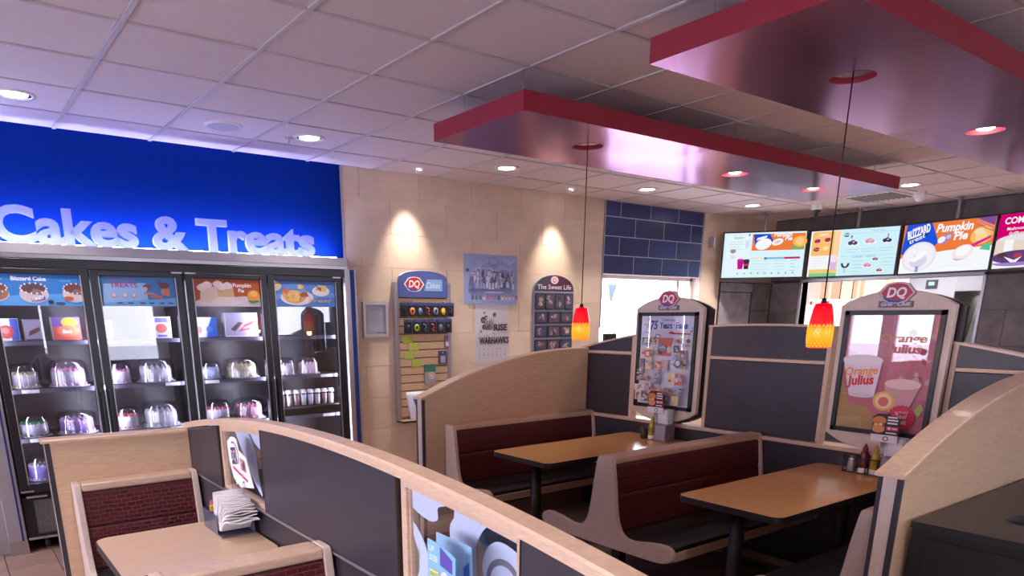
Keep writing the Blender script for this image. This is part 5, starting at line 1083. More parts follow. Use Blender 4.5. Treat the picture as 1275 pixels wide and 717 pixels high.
def bx_sand(a): W, H = a.W, a.H; a.rect(0, 0, W, H, (0.46, 0.44, 0.56)); a.poly([(0.14*W, 0.30*H), (0.40*W, 0.62*H), (0.54*W, 0.58*H), (0.28*W, 0.22*H)], (0.12, 0.06, 0.05)); a.poly([(0.38*W, 0.20*H), (0.72*W, 0.30*H), (0.92*W, 0.70*H), (0.60*W, 0.52*H)], (0.62, 0.07, 0.07)); a.poly([(0.52*W, 0.30*H), (0.80*W, 0.40*H), (0.84*W, 0.52*H), (0.56*W, 0.40*H)], (0.78, 0.42, 0.36)); a.rect(0, 0, W, 0.05*H, (0.75, 0.73, 0.8))
for args in ((0.350, 0.485, 1.652, 'white box with a red cherry picture, far left of the top cooler shelf', bx_cherry), (0.515, 0.622, 1.645, 'grey box with a chocolate bar on the top shelf of the first door', bx_choc), (0.690, 0.872, 1.660, 'red and yellow treat box on the top shelf of the first door', bx_starkiss), (0.99, 1.085, 1.632, 'small box with a red ball, left on the top shelf of the second door', bx_red), (1.375, 1.508, 1.660, 'white upright box with a red round picture, second door top shelf', bx_white), (1.672, 1.865, 1.655, 'white and blue box on the top shelf of the third door', bx_blue), (1.935, 2.205, 1.690, 'large grey box with red and brown ice sandwiches, third door top shelf', bx_sand)):
    treat_box(*args)

# ------------------------------------------------------------------ illuminated letters
letter_mat = bpy.data.materials.new('translucent_white_acrylic'); letter_mat.use_nodes = True
_nt = letter_mat.node_tree; _nt.nodes.clear(); _o = _nt.nodes.new('ShaderNodeOutputMaterial'); _d = _nt.nodes.new('ShaderNodeBsdfDiffuse'); _t = _nt.nodes.new('ShaderNodeBsdfTranslucent'); _x = _nt.nodes.new('ShaderNodeMixShader'); _e = _nt.nodes.new('ShaderNodeEmission'); _s = _nt.nodes.new('ShaderNodeAddShader')
_d.inputs[0].default_value = (0.50, 0.52, 0.85, 1); _t.inputs[0].default_value = (0.80, 0.84, 1.0, 1); _x.inputs[0].default_value = 0.62; _e.inputs[0].default_value = (0.42, 0.48, 1.0, 1); _e.inputs[1].default_value = 0.06
_nt.links.new(_d.outputs[0], _x.inputs[1]); _nt.links.new(_t.outputs[0], _x.inputs[2]); _nt.links.new(_x.outputs[0], _s.inputs[0]); _nt.links.new(_e.outputs[0], _s.inputs[1]); _nt.links.new(_s.outputs[0], _o.inputs[0])
sign = thing('letter_sign', (1.58, 5.93, 2.139), 'white illuminated Cakes and Treats letters standing on the ledge', 'sign')
word = 'Cakes & Treats'
gx_ = {}
xs_ = []
def adv(s_):
    v, _ = text_geo(s_, 0.035, 0.0, 0.0); return max(p[0] for p in v) if v else 0
x0 = min(p[0] for p in text_geo(word, 0.022, 0.0, 0.04, 4, 0.012)[0]); x1 = max(p[0] for p in text_geo(word, 0.022, 0.0, 0.04, 4, 0.012)[0])
SX = (2.715-0.425)/(x1-x0); SZ = 0.228/0.70
for i, ch in enumerate(word):
    if ch == ' ': continue
    v, fcs = text_geo(ch, 0.022, 0.0, 0.04, 4, 0.012)
    wfull, _ = text_geo(word[:i+1], 0.022, 0.0, 0.04, 4, 0.012)
    right = max(p[0] for p in wfull); own = max(p[0] for p in v); off = right-own
    mb = MB(); mb.add([((p[0]+off-x0)*SX+0.425, 5.925-p[2]*0.45, 2.143+max(p[1]+0.035, 0)*SZ*0.97) for p in v], fcs)
    mb.build('letter', letter_mat, sign)
b = MB(); b.box(-1.4, 2.93, 5.958, 5.972, 2.1395, 2.1500); st = b.build('light_strip', led_blue, sign)

# ================================================================== things on the stone wall
YW = W_Y-0.006
t = thing('certificate_frame', (3.345, YW-0.012, 1.47), 'small silver picture frame holding a printed notice, left on the stone wall', 'frame')
b = MB(); x0, x1, z0, z1 = 3.213, 3.476, 1.470, 1.785; fw = 0.026
for q in ((x0, x0+fw, z0, z1), (x1-fw, x1, z0, z1), (x0+fw, x1-fw, z0, z0+fw), (x0+fw, x1-fw, z1-fw, z1)): b.box(q[0], q[1], YW-0.026, YW, q[2], q[3])
b.build('frame', mat('silver_frame', (0.62, 0.60, 0.64), 0.35, metal=0.5), t)
a = Art((x0+fw, YW-0.008, z0+fw), UX, UZ, nUY); W, H = x1-x0-2*fw, z1-z0-2*fw
a.rect(0, 0, W, H, (0.52, 0.50, 0.62)); a.rect(0.16*W, 0.12*H, 0.86*W, 0.9*H, (0.60, 0.57, 0.66)); lines(a, 0.22*W, 0.84*H, (0.5*W, 0.4*W), 0.008, 0.016, (0.42, 0.40, 0.52)); lines(a, 0.24*W, 0.66*H, (0.5*W,)*8, 0.003, 0.014, (0.45, 0.43, 0.54)); a.rect(0.55*W, 0.03*H, 0.75*W, 0.07*H, (0.6, 0.2, 0.2)); a.rect(0.78*W, 0.03*H, 0.96*W, 0.07*H, (0.2, 0.25, 0.5)); a.done('printed_notice', t)
b = MB(); b.box(x0+fw-0.002, x1-fw+0.002, YW-0.018, YW-0.016, z0+fw-0.002, z1-fw+0.002); b.build('cover_glass', pane_glass, t)

t = thing('accessory_rack', (3.84, YW, 0.66), 'slatwall rack of cake accessories with a blue arched header on the stone wall', 'rack')
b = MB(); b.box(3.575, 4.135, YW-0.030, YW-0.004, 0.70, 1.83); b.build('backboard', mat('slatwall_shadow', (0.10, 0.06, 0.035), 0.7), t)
zz = [0.70, 0.80, 0.878, 0.953, 1.029, 1.106, 1.183, 1.266, 1.342, 1.417, 1.492, 1.566, 1.645, 1.72, 1.826]
for z0, z1 in zip(zz[:-1], zz[1:]):
    b = MB(); b.box(3.576, 4.134, YW-0.042, YW-0.029, z0+0.005, z1-0.005); b.build('slat', wood, t)
for x in (3.536, 4.134):
    b = MB(); b.box(x, x+0.038, YW-0.055, YW, 0.68, 1.965); b.build('side_rail', alu, t, bevel=0.004)
hp = [(3.577, 1.83), (4.130, 1.83), (4.130, 1.985)]+[(3.8535+0.2765*math.cos(th), 1.985+0.085*math.sin(th)**0.8) for th in lin(0.12, math.pi-0.12, 15)]+[(3.577, 1.985)]
b = MB(); b.prism(hp, 1, YW-0.058, YW-0.040); hd = b.build('header', mat('header_blue', (0.09, 0.12, 0.36), 0.4), t)
b = MB(); b.tube([(p[0], YW-0.05, p[1]) for p in hp[2:]], 0.006, 6); b.build('header_edge', alu, hd)
a = Art((3.8535, YW-0.058, 1.83), UX, UZ, nUY); dq_logo(a, -0.105, 0.118, 0.20); a.poly([(0.005, 0.058), (0.215, 0.058), (0.215, 0.165), (0.04, 0.165)], (0.22, 0.42, 0.70)); a.text(0.108, 0.085, 0.055, 'Cakes', (0.72, 0.80, 0.90), wd=0.165, align='c', shear=0.35); a.done('header_print', hd)
b = MB(); b.box(3.535, 4.175, YW-0.15, YW-0.012, 0.655, 0.672); b.build('tray', black_metal, t); b = MB(); b.box(3.545, 4.165, YW-0.14, YW-0.02, 0.672, 0.676); b.build('tray_liner', wood_trim, t)
PK_ = mat('pack_black', (0.025, 0.025, 0.035), 0.35); CARDB = mat('pack_blue_card', (0.05, 0.08, 0.25), 0.45)
def pack(x, ztop, col, shape, i, row):
    t = thing('candle_pack', (x, YW-0.06, ztop-0.12), '', 'pack', 'hanging candle packs')
    t['label'] = 'hanging %s candle pack, %s from left in the %s row of the rack' % (col[1], ('first', 'second', 'third', 'fourth', 'fifth', 'sixth', 'seventh', 'eighth')[i], row)
    b = MB(); b.box(x-0.042, x+0.042, YW-0.082, YW-0.076, ztop-0.128, ztop); b.build('backing_card', PK_, t)
    b = MB(); b.box(x-0.042, x+0.042, YW-0.0835, YW-0.082, ztop-0.026, ztop); b.build('header_card', CARDB, t)
    b = MB()
    if shape == 0: b.lathe([(0.012, -0.006), (0.026, -0.006), (0.026, 0.006), (0.012, 0.006), (0.012, -0.006)], (x, YW-0.090, ztop-0.078), 16, axis=1, sy=1.35); 
    elif shape == 1: b.lathe([(0.0, -0.006), (0.022, -0.005), (0.022, 0.005), (0, 0.006)], (x, YW-0.090, ztop-0.080), 14, axis=1, sy=1.5)
    else: b.tube([(x-0.016, YW-0.089, ztop-0.045), (x+0.012, YW-0.089, ztop-0.055), (x+0.014, YW-0.089, ztop-0.075), (x-0.012, YW-0.089, ztop-0.090), (x+0.016, YW-0.089, ztop-0.112)], 0.007, 6)
    b.build('candle', mat('candle_'+col[1].replace(' ', '_'), col[0], 0.4), t)
    b = MB(); b.tube([(x, YW-(0.0435 if x < 4.12 else 0.0565), ztop+0.006), (x, YW-0.095, ztop+0.006), (x, YW-0.10, ztop+0.014)], 0.003, 6); b.build('hook', steel, t)
cs = [((0.04, 0.035, 0.05), 'black'), ((0.80, 0.28, 0.10), 'orange'), ((0.16, 0.20, 0.36), 'steel blue'), ((0.72, 0.16, 0.06), 'red orange'), ((0.28, 0.30, 0.36), 'grey'), ((0.85, 0.50, 0.02), 'yellow'), ((0.16, 0.04, 0.12), 'plum')]
for i, c_ in enumerate(cs): pack(3.615+i*0.0885, 1.780, c_, (2, 0, 1, 2, 0, 1, 2)[i], i, 'upper')
cs = [((0.03, 0.03, 0.05), 'dark navy'), ((0.30, 0.46, 0.08), 'lime'), ((0.10, 0.26, 0.26), 'teal'), ((0.62, 0.08, 0.10), 'crimson'), ((0.14, 0.11, 0.22), 'violet'), ((0.02, 0.02, 0.02), 'black licorice')]
for i, c_ in enumerate(cs): pack(3.655+i*0.093, 1.628, c_, (1, 0, 2, 2, 1, 1)[i], i, 'lower')
lime = mat('lime_tag', (0.42, 0.52, 0.08), 0.55)
for i, (x, z) in enumerate(((3.670, 1.443), (3.735, 1.370), (3.678, 1.292), (3.760, 1.212))):
    b = MB(); b.box(x-0.055, x+0.055, YW-0.050, YW-0.0425, z-0.034, z+0.034); b.box(x+0.0551, x+0.075, YW-0.049, YW-0.0435, z-0.012, z+0.012)
    b.v = b.v[:8]; b.f = b.f[:6]; b.m = b.m[:6]; b.smooth = b.smooth[:6]
    o = b.build('price_holder', lime, None, origin=(x, YW-0.046, z-0.034), bevel=0.003)
    tag(o, 'lime green price tag on the rack, %s from the top' % ('first', 'second', 'third', 'lowest')[i], 'tag', 'lime green price tags')
def card(x0, x1, z0, z1, label, cols):
    t = thing('gift_card', ((x0+x1)/2, YW-0.05, z0), label, 'card')
    b = MB(); b.box(x0, x1, YW-0.054, YW-0.0425, z0, z1); b.build('card_body', mat('card_back', (0.10, 0.10, 0.14), 0.4), t)
    a = Art((x0, YW-0.054, z0), UX, UZ, nUY); W, H = x1-x0, z1-z0
    for c_ in cols: c_(a, W, H)
    a.done('printed_front', t)
card(4.095, 4.145, 1.352, 1.470, 'narrow purple hanging card at the right of the rack', [lambda a, W, H: a.rect(0, 0, W, H, (0.22, 0.10, 0.24)), lambda a, W, H: a.rect(0.2*W, 0.15*H, 0.85*W, 0.5*H, (0.66, 0.52, 0.60))])
card(4.020, 4.118, 1.196, 1.325, 'dark blue hanging card with a pale window at the right of the rack', [lambda a, W, H: a.rect(0, 0, W, H, (0.06, 0.06, 0.14)), lambda a, W, H: a.rect(0.22*W, 0.1*H, 0.8*W, 0.62*H, (0.40, 0.38, 0.50)), lambda a, W, H: a.ell(0.5*W, 0.85*H, 0.08*W, 0.06*H, (0.3, 0.4, 0.8))])
card(3.849, 3.980, 1.010, 1.198, 'grey card with a green top and a red ring on the rack', [lambda a, W, H: a.rect(0, 0, W, H, (0.34, 0.31, 0.36)), lambda a, W, H: a.rect(0, 0.62*H, W, H, (0.03, 0.20, 0.14)), lambda a, W, H: a.ell(0.62*W, 0.42*H, 0.26*W, 0.18*H, (0.80, 0.72, 0.74)), lambda a, W, H: a.ell(0.62*W, 0.42*H, 0.2*W, 0.14*H, (0.60, 0.14, 0.18)), lambda a, W, H: a.ell(0.62*W, 0.42*H, 0.12*W, 0.085*H, (0.82, 0.78, 0.80)), lambda a, W, H: a.ell(0.62*W, 0.42*H, 0.05*W, 0.04*H, (0.2, 0.2, 0.24))])
# leaning treat bag on the tray
t = thing('treat_bag', (3.72, YW-0.08, 0.676), 'white and blue printed bag leaning on the rack tray', 'bag')
b = MB(); secs = []
for i, z in enumerate(lin(0.677, 0.945, 8)):
    s_ = [0.02, 0.035, 0.042, 0.04, 0.035, 0.028, 0.018, 0.006][i]; xo = 3.64+0.0*i; dx = -0.05*(i/7)
    secs.append([(3.66+dx, YW-0.085-s_*0.4, z), (3.75+dx*0.3, YW-0.085-s_, z), (3.87+dx*0.2, YW-0.085-s_*0.5, z), (3.87+dx*0.2, YW-0.085+s_*0.4, z), (3.75+dx*0.3, YW-0.085+s_*0.6, z), (3.66+dx, YW-0.085+s_*0.3, z)])
b.sm = True; b.loft(secs); b.build('bag_body', mat('bag_white', (0.74, 0.73, 0.82), 0.35), t)
a = Art((3.64, YW-0.131, 0.68), UX, UZ, nUY, rough=0.4); a.poly([(0.02, 0.20), (0.13, 0.215), (0.15, 0.16), (0.05, 0.13)], (0.06, 0.14, 0.50)); a.poly([(0.08, 0.09), (0.17, 0.10), (0.17, 0.05), (0.10, 0.03)], (0.58, 0.10, 0.14)); a.poly([(0.09, 0.14), (0.16, 0.15), (0.15, 0.12), (0.10, 0.115)], (0.75, 0.40, 0.15)); a.done('bag_print', t)

def poster(name, x0, x1, z0, z1, label, paint):
    t = thing(name, ((x0+x1)/2, YW-0.001, z0), label, 'poster')
    b = MB(); b.box(x0, x1, YW-0.0025, YW-0.0012, z0, z1); b.build('sheet', paper, t)
    a = Art((x0, YW-0.0025, z0), UX, UZ, nUY, rough=0.45); a.W, a.H = x1-x0, z1-z0; paint(a); a.done('print', t)
def team(a):
    W, H = a.W, a.H; rnd = random.Random(11)
    a.rect(0, 0, W, H, (0.32, 0.38, 0.66))
    for i in range(40): a.ell(rnd.uniform(0.13*W, 0.87*W), rnd.uniform(0.55*H, 0.90*H), rnd.uniform(0.03, 0.11)*W, rnd.uniform(0.02, 0.05)*H, rnd.choice(((0.38, 0.45, 0.72), (0.30, 0.36, 0.64), (0.44, 0.50, 0.76))), n=12, rot=rnd.uniform(-0.4, 0.8))
    a.ell(0.52*W, 0.86*H, 0.10*W, 0.10*H, (0.24, 0.30, 0.56)); a.ell(0.52*W, 0.87*H, 0.075*W, 0.07*H, (0.34, 0.40, 0.66))
    a.ell(0.05*W, 0.68*H, 0.025*W, 0.03*H, (0.08, 0.07, 0.12)); a.rect(0.08*W, 0.30*H, 0.90*W, 0.40*H, (0.24, 0.28, 0.50))
    for r, z in enumerate((0.62, 0.52, 0.42)):
        for i in range(15):
            x = (0.12+0.052*i+rnd.uniform(-0.012, 0.012))*W; zz = (z+rnd.uniform(-0.02, 0.03))*H
            a.poly([(x-0.022*W, zz-0.10*H), (x+0.022*W, zz-0.10*H), (x+0.018*W, zz+0.02*H), (x-0.018*W, zz+0.02*H)], rnd.choice(((0.58, 0.58, 0.74), (0.14, 0.14, 0.32), (0.10, 0.10, 0.24), (0.50, 0.50, 0.70), (0.30, 0.32, 0.56))))
            a.ell(x, zz+0.045*H, 0.012*W, 0.02*H, rnd.choice(((0.20, 0.15, 0.20), (0.40, 0.27, 0.26), (0.12, 0.10, 0.18))), n=8)
    for i in range(13):
        x = (0.08+0.068*i)*W; a.rect(x, 0.09*H, x+0.045*W, 0.18*H, rnd.choice(((0.60, 0.56, 0.66), (0.12, 0.12, 0.26), (0.46, 0.20, 0.26), (0.66, 0.62, 0.70)))); a.ell(x+0.022*W, 0.165*H, 0.014*W, 0.024*H, (0.22, 0.15, 0.18), n=8)
    a.rect(0.30*W, 0.235*H, 0.66*W, 0.25*H, (0.62, 0.66, 0.80))
poster('team_poster', 4.367, 5.060, 1.772, 2.256, 'blue team photo poster on the stone wall', team)
def rise(a):
    W, H = a.W, a.H; rnd = random.Random(4); INK = (0.05, 0.035, 0.05)
    a.rect(0, 0, W, H, (0.62, 0.58, 0.62))
    for (x, y, r) in ((0.26, 0.86, 0.03), (0.22, 0.74, 0.07), (0.30, 0.78, 0.05), (0.55, 0.83, 0.05), (0.24, 0.62, 0.055), (0.40, 0.62, 0.06), (0.32, 0.60, 0.04), (0.15, 0.54, 0.03)):
        a.ell(x*W, y*H, r*W, r*1.1*H*0.7, INK, n=10); a.ell((x+0.01)*W, (y-0.005)*H, r*0.6*W, r*0.6*H*0.7, rnd.choice(((0.5, 0.45, 0.48), (0.25, 0.2, 0.24))), n=8)
    for i in range(5): a.poly([((0.24+0.06*i)*W, (0.70+0.03*(i % 2))*H), ((0.28+0.06*i)*W, (0.72+0.02*i % 3)*H), ((0.30+0.05*i)*W, 0.60*H), ((0.26+0.05*i)*W, 0.58*H)], (0.2, 0.16, 0.2))
    for i in range(12): a.ell(rnd.uniform(0.3, 0.95)*W, rnd.uniform(0.42, 0.52)*H, 0.03*W, 0.014*H, (0.48, 0.43, 0.48), n=8)
    a.text(0.98*W*0.93, 0.56*H, 0.062, 'RISE', INK, wd=0.40*W, align='r', bold=0.04); a.text(0.52*W, 0.335*H, 0.062, 'WARHAWKS', INK, wd=0.88*W, align='c', bold=0.045)
    for r in range(2):
        for i in range(7): a.rect((0.08+0.125*i)*W, (0.22-0.10*r)*H, (0.11+0.125*i)*W, (0.25-0.10*r)*H, (0.34, 0.30, 0.35), new=(i == 0)); a.rect((0.07+0.125*i)*W, (0.18-0.10*r)*H, (0.14+0.125*i)*W, (0.19-0.10*r)*H, (0.48, 0.44, 0.48), new=False)
poster('wall_calendar', 4.513, 4.962, 1.185, 1.768, 'white WARHAWKS schedule sheet hanging below the team poster', rise)
# photo board
t = thing('photo_board', (5.578, YW, 1.20), 'arched The Sweet Life board of small photos on the stone wall', 'board')
x0, x1 = 5.286, 5.872
pts = [(x0, 1.18), (x1, 1.18), (x1, 1.93)]+[(5.579+0.293*math.cos(th), 1.93+0.155*math.sin(th)) for th in lin(0.1, math.pi-0.1, 17)]+[(x0, 1.93)]
b = MB(); b.prism(pts, 1, YW-0.022, YW); b.build('board', mat('board_steel_blue', (0.25, 0.27, 0.38), 0.4), t, bevel=0.002)
a = Art((5.579, YW-0.022, 0), UX, UZ, nUY)
hp = [(0.287, 1.915), (0.287, 1.94)]+[(0.285*math.cos(th), 1.94+0.140*math.sin(th)) for th in lin(0.1, math.pi/2, 9)]
a.poly([(0, 1.915)]+hp, (0.075, 0.020, 0.055)); a.poly([(-x, z) for x, z in reversed([(0, 1.915)]+hp)], (0.055, 0.060, 0.085)); a.poly([(-0.16, 1.915), (0, 1.915), (0, 2.08), (-0.1, 2.06)], (0.08, 0.04, 0.085))
a.ell(0.0, 2.030, 0.056, 0.040, (0.75, 0.66, 0.66)); dq_logo(a, 0, 2.030, 0.078, rim=(0.8, 0.7, 0.7), red=(0.62, 0.12, 0.10)); a.text(0, 1.935, 0.048, 'The Sweet Life', (0.66, 0.62, 0.68), wd=0.50, align='c', bold=0.015); a.done('header_print', t)
rnd = random.Random(21)
def photo(x0, x1, z0, z1, k):
    b = MB(); b.box(x0, x1, YW-0.030, YW-0.022, z0, z1); f_ = b.build('photo_frame', mat('photo_frame_black', (0.03, 0.025, 0.035), 0.35), t)
    a = Art((x0+0.012, YW-0.030, z0+0.012), UX, UZ, nUY, rough=0.3); W, H = x1-x0-0.024, z1-z0-0.024
    a.rect(0, 0, W, H, rnd.choice(((0.10, 0.08, 0.12), (0.14, 0.10, 0.12), (0.08, 0.08, 0.14))))
    for i in range(7): a.ell(rnd.uniform(0.26, 0.74)*W, rnd.uniform(0.24, 0.76)*H, rnd.uniform(0.08, 0.22)*W, rnd.uniform(0.08, 0.20)*H, rnd.choice(((0.40, 0.26, 0.22), (0.36, 0.30, 0.32), (0.06, 0.05, 0.08), (0.22, 0.14, 0.16), (0.55, 0.46, 0.44), (0.10, 0.10, 0.18))), n=10, rot=rnd.uniform(0, 3))
    a.done('photo_print', f_)
k = 0
for x in (5.300, 5.444, 5.588, 5.732): photo(x, x+0.130, 1.722, 1.893, k); k += 1
for zt in (1.697, 1.550, 1.402, 1.30):
    for x in (5.305, 5.492, 5.680): photo(x, x+0.178, zt-0.122 if zt > 1.31 else 1.19, zt, k); k += 1

# ================================================================== table-top things
napkin_white = mat('napkin_paper', (0.88, 0.84, 0.85), 0.85)
smoke = mat('smoked_plastic', (0.09, 0.10, 0.14), 0.18)
def napkin_pile(label, n, place):
    t = thing('napkin_stack', place(0)[0], label, 'napkins')
    for i in range(n):
        c_, M_ = place(i); b = MB(); rnd = random.Random(i*3+1)
        # a folded napkin: thin slab with a soft curl
        w_, h_ = 0.062, 0.085; secs = []
        for j in range(6):
            u = j/5; cy_ = 0.006*math.sin(u*math.pi*1.2+i); secs.append([Vector((-w_, cy_-0.0022, (u-0.5)*2*h_)), Vector((w_, cy_-0.0022, (u-0.5)*2*h_)), Vector((w_+0.001, cy_+0.0022, (u-0.5)*2*h_)), Vector((-w_, cy_+0.0022, (u-0.5)*2*h_))])
        b.loft([[M_ @ p for p in s_] for s_ in secs]); b.build('napkin', napkin_white, t)
# smoked caddy on the small table
CXL, CYL = 0.915, 3.035
t = thing('napkin_caddy', (CXL, CYL, 0.7505), 'smoked plastic napkin caddy on the small table at the lower left', 'caddy')
b = MB(); x0, x1, y0, y1, zb = 0.842, 0.986, 2.925, 3.175, 0.7505
b.box(x0, x1, y0, y1, zb, zb+0.006); b.build('base', smoke, t)
for nm, q in (('left_wall', (x0, x0+0.004, 2.985, y1, zb+0.006, zb+0.085)), ('right_wall', (x1-0.004, x1, y0, y1, zb+0.006, zb+0.085)), ('far_wall', (x0+0.004, x1-0.004, y1-0.004, y1, zb+0.006, zb+0.085)), ('divider', (x0+0.004, x1-0.004, 3.075, 3.079, zb+0.006, zb+0.085))):
    b = MB(); b.box(*q); b.build(nm, smoke, t, bevel=0.001)
t = thing('napkin_stack', (0.915, 3.02, 0.757), 'fanned stack of white paper napkins in the smoked caddy', 'napkins')
rnd = random.Random(5)
for i in range(17):
    ang = math.radians(3+3.9*i); L = 0.168-0.0012*i+rnd.uniform(-0.004, 0.004); b = MB(); secs = []
    px_, pz_ = 3.050-0.0055*i, 0.7600+0.0008*i; dx = rnd.uniform(-0.004, 0.004); ph = rnd.uniform(0, 6)
    for j in range(7):
        u = j/6; lean = ang*(0.55+0.45*u); cy_ = px_-L*u*math.sin(lean); cz_ = pz_+L*u*math.cos(lean); row0, row1 = [], []
        for k in range(7):
            v = k/6; wv = 0.0035*math.sin(v*7+ph)*u; xx = 0.851+0.126*v+dx*u
            row0.append(Vector((xx, cy_-0.0016*math.cos(lean)+wv*math.cos(lean), cz_-0.0016*math.sin(lean)+wv*math.sin(lean)))); row1.append(Vector((xx, cy_+0.0016*math.cos(lean)+wv*math.cos(lean), cz_+0.0016*math.sin(lean)+wv*math.sin(lean))))
        secs.append(row0+row1[::-1])
    b.sm = False; b.loft(secs); b.build('napkin', napkin_white, t)
for i, (x, y, c_, nm) in enumerate(((0.880, 3.100, (0.80, 0.46, 0.03), 'yellow'), (0.900, 3.128, (0.82, 0.52, 0.06), 'yellow'), (0.882, 3.152, (0.55, 0.10, 0.22), 'pink'))):
    b = MB(); M_ = Matrix.Translation((x, y, 0.812)) @ Matrix.Rotation(math.radians((-14, 8, 10)[i]), 4, 'Y') @ Matrix.Rotation(math.radians((12, -6, 4)[i]), 4, 'X')
    b.box(-0.022, 0.022, -0.006, 0.006, -0.038, 0.055, M_); o = b.build('sweetener_packet', mat('packet_'+nm, c_, 0.5), origin=(x, y, 0.772), bevel=0.004)
    tag(o, ('yellow sweetener packet at the near side of the smoked caddy', 'yellow sweetener packet behind the first one in the smoked caddy', 'pink sweetener packet in the smoked caddy')[i], 'packet', 'sweetener packets')
# promo card behind the napkins
t = thing('promo_card', (0.951, 2.98, 0.757), 'white promo card with dark badge and red bar standing behind the napkins', 'card')
cp = spline([(3.091, 1.131), (3.035, 1.160), (2.972, 1.157), (2.950, 1.112)], 4)+[(2.866, 1.094), (2.798, 0.978), (2.960, 0.952), (3.040, 0.978), (3.083, 1.050)]
b = MB(); b.prism(cp, 0, 0.952, 0.9545); b.build('card_stock', paper, t)
b = MB(); b.box(0.9550, 0.957, 3.082, 3.090, 0.7575, 1.07); b.build('stalk', clear_plastic, t)
a = Art((0.952, 0, 0), nUY, UZ, nUX)
def ringp(cx_, cy_, r0, r1, q, col, a0=0.0, a1=2*math.pi):
    for k in range(24):
        t1, t2 = a0+(a1-a0)*k/24, a0+(a1-a0)*(k+1)/24
        a.poly([(cx_+r0*math.cos(t1), cy_+r0*q*math.sin(t1)), (cx_+r0*math.cos(t2), cy_+r0*q*math.sin(t2)), (cx_+r1*math.cos(t2), cy_+r1*q*math.sin(t2)), (cx_+r1*math.cos(t1), cy_+r1*q*math.sin(t1))], col, new=(k == 0))
ringp(-3.010, 1.085, 0.058, 0.051, 1.0, (0.10, 0.08, 0.12), -0.6, 2.0)
a.poly([(-3.052, 1.112), (-2.985, 1.122), (-2.972, 1.052), (-3.040, 1.040)], (0.05, 0.04, 0.10)); a.text(-3.044, 1.056, 0.045, 'DQ', (0.80, 0.77, 0.82), wd=0.060, bold=0.0, rot=0.15); a.rect(-2.995, 1.098, -2.982, 1.112, (0.6, 0.05, 0.12))
a.poly([(-3.035, 1.036), (-2.86, 1.000), (-2.86, 0.990), (-3.035, 1.024)], (0.58, 0.05, 0.11)); a.poly([(-2.935, 1.085), (-2.880, 1.080), (-2.872, 1.030), (-2.930, 1.035)], (0.58, 0.22, 0.20)); a.ell(-2.893, 1.055, 0.014, 0.018, (0.10, 0.05, 0.06)); a.ell(-2.918, 1.068, 0.008, 0.008, (0.66, 0.40, 0.40)); lines(a, -2.945, 1.015, (0.05, 0.045), 0.003, 0.008, (0.6, 0.35, 0.42))
ringp(-2.905, 0.972, 0.015, 0.010, 1.1, (0.06, 0.05, 0.08)); a.done('card_print', t)
# flyers by the second opening
b = MB(); 
t = thing('table_flyer', (0.93, 1.36, 0.7505), 'pale blue curved promo flyer standing before the frosted glass', 'flyer')
def fl(x, y0, y1, z0, z1, M_=None):
    pts = [(y1, z0), (y0, z0), (y0, z1-0.022)]+[(y0+(y1-y0)*u, z1-0.022*(1-u)**2) for u in lin(0.2, 1, 5)]
    return pts
b = MB(); b.prism(fl(0.9, 1.288, 1.408, 0.751, 1.125), 0, 0.9, 0.9025); b.build('flyer_card', mat('flyer_blue', (0.24, 0.50, 0.78), 0.4), t)
a = Art((0.9, 0, 0), nUY, UZ, nUX); a.poly([(-1.352, 1.118), (-1.300, 1.095), (-1.300, 1.060), (-1.352, 1.070)], (0.10, 0.07, 0.36)); a.text(-1.400, 1.098, 0.014, 'UP', (0.75, 0.82, 0.92), bold=0.02); a.text(-1.398, 1.074, 0.014, 'SIZE', (0.75, 0.82, 0.92), bold=0.02); a.ell(-1.33, 1.035, 0.020, 0.024, (0.72, 0.66, 0.74)); a.ell(-1.33, 1.035, 0.007, 0.009, (0.50, 0.05, 0.10)); a.rect(-1.395, 1.028, -1.355, 1.052, (0.72, 0.66, 0.18)); a.text(-1.375, 1.033, 0.012, 'FREE', (0.10, 0.36, 0.30), align='c', bold=0.02); a.rect(-1.405, 1.0, -1.345, 1.02, (0.08, 0.10, 0.4)); a.done('flyer_print', t)
b = MB(); b.box(0.86, 0.95, 1.285, 1.41, 0.7505, 0.754); b.build('flyer_foot', paper, t)
t = thing('promo_tent', (0.95, 1.48, 0.7505), 'plain light blue card standing beside the flyer at the frosted glass', 'card')
b = MB(); b.prism([(1.292, 0.751), (1.300, 1.118), (1.452, 1.120), (1.452, 0.751)], 0, 0.955, 0.958); b.build('card', mat('tent_blue', (0.30, 0.50, 0.72), 0.45), t)
a = Art((0.955, 0, 0), nUY, UZ, nUX); a.rect(-1.322, 0.76, -1.304, 1.10, (0.16, 0.42, 0.58)); a.poly([(-1.330, 1.06), (-1.306, 1.08), (-1.306, 1.02), (-1.330, 1.00)], (0.05, 0.10, 0.42)); a.done('card_print', t)
table('small maple table under the frosted glass at the bottom edge', 0.40, P2X-0.006, 1.10, 1.70, (0.72,), wood_top_y)

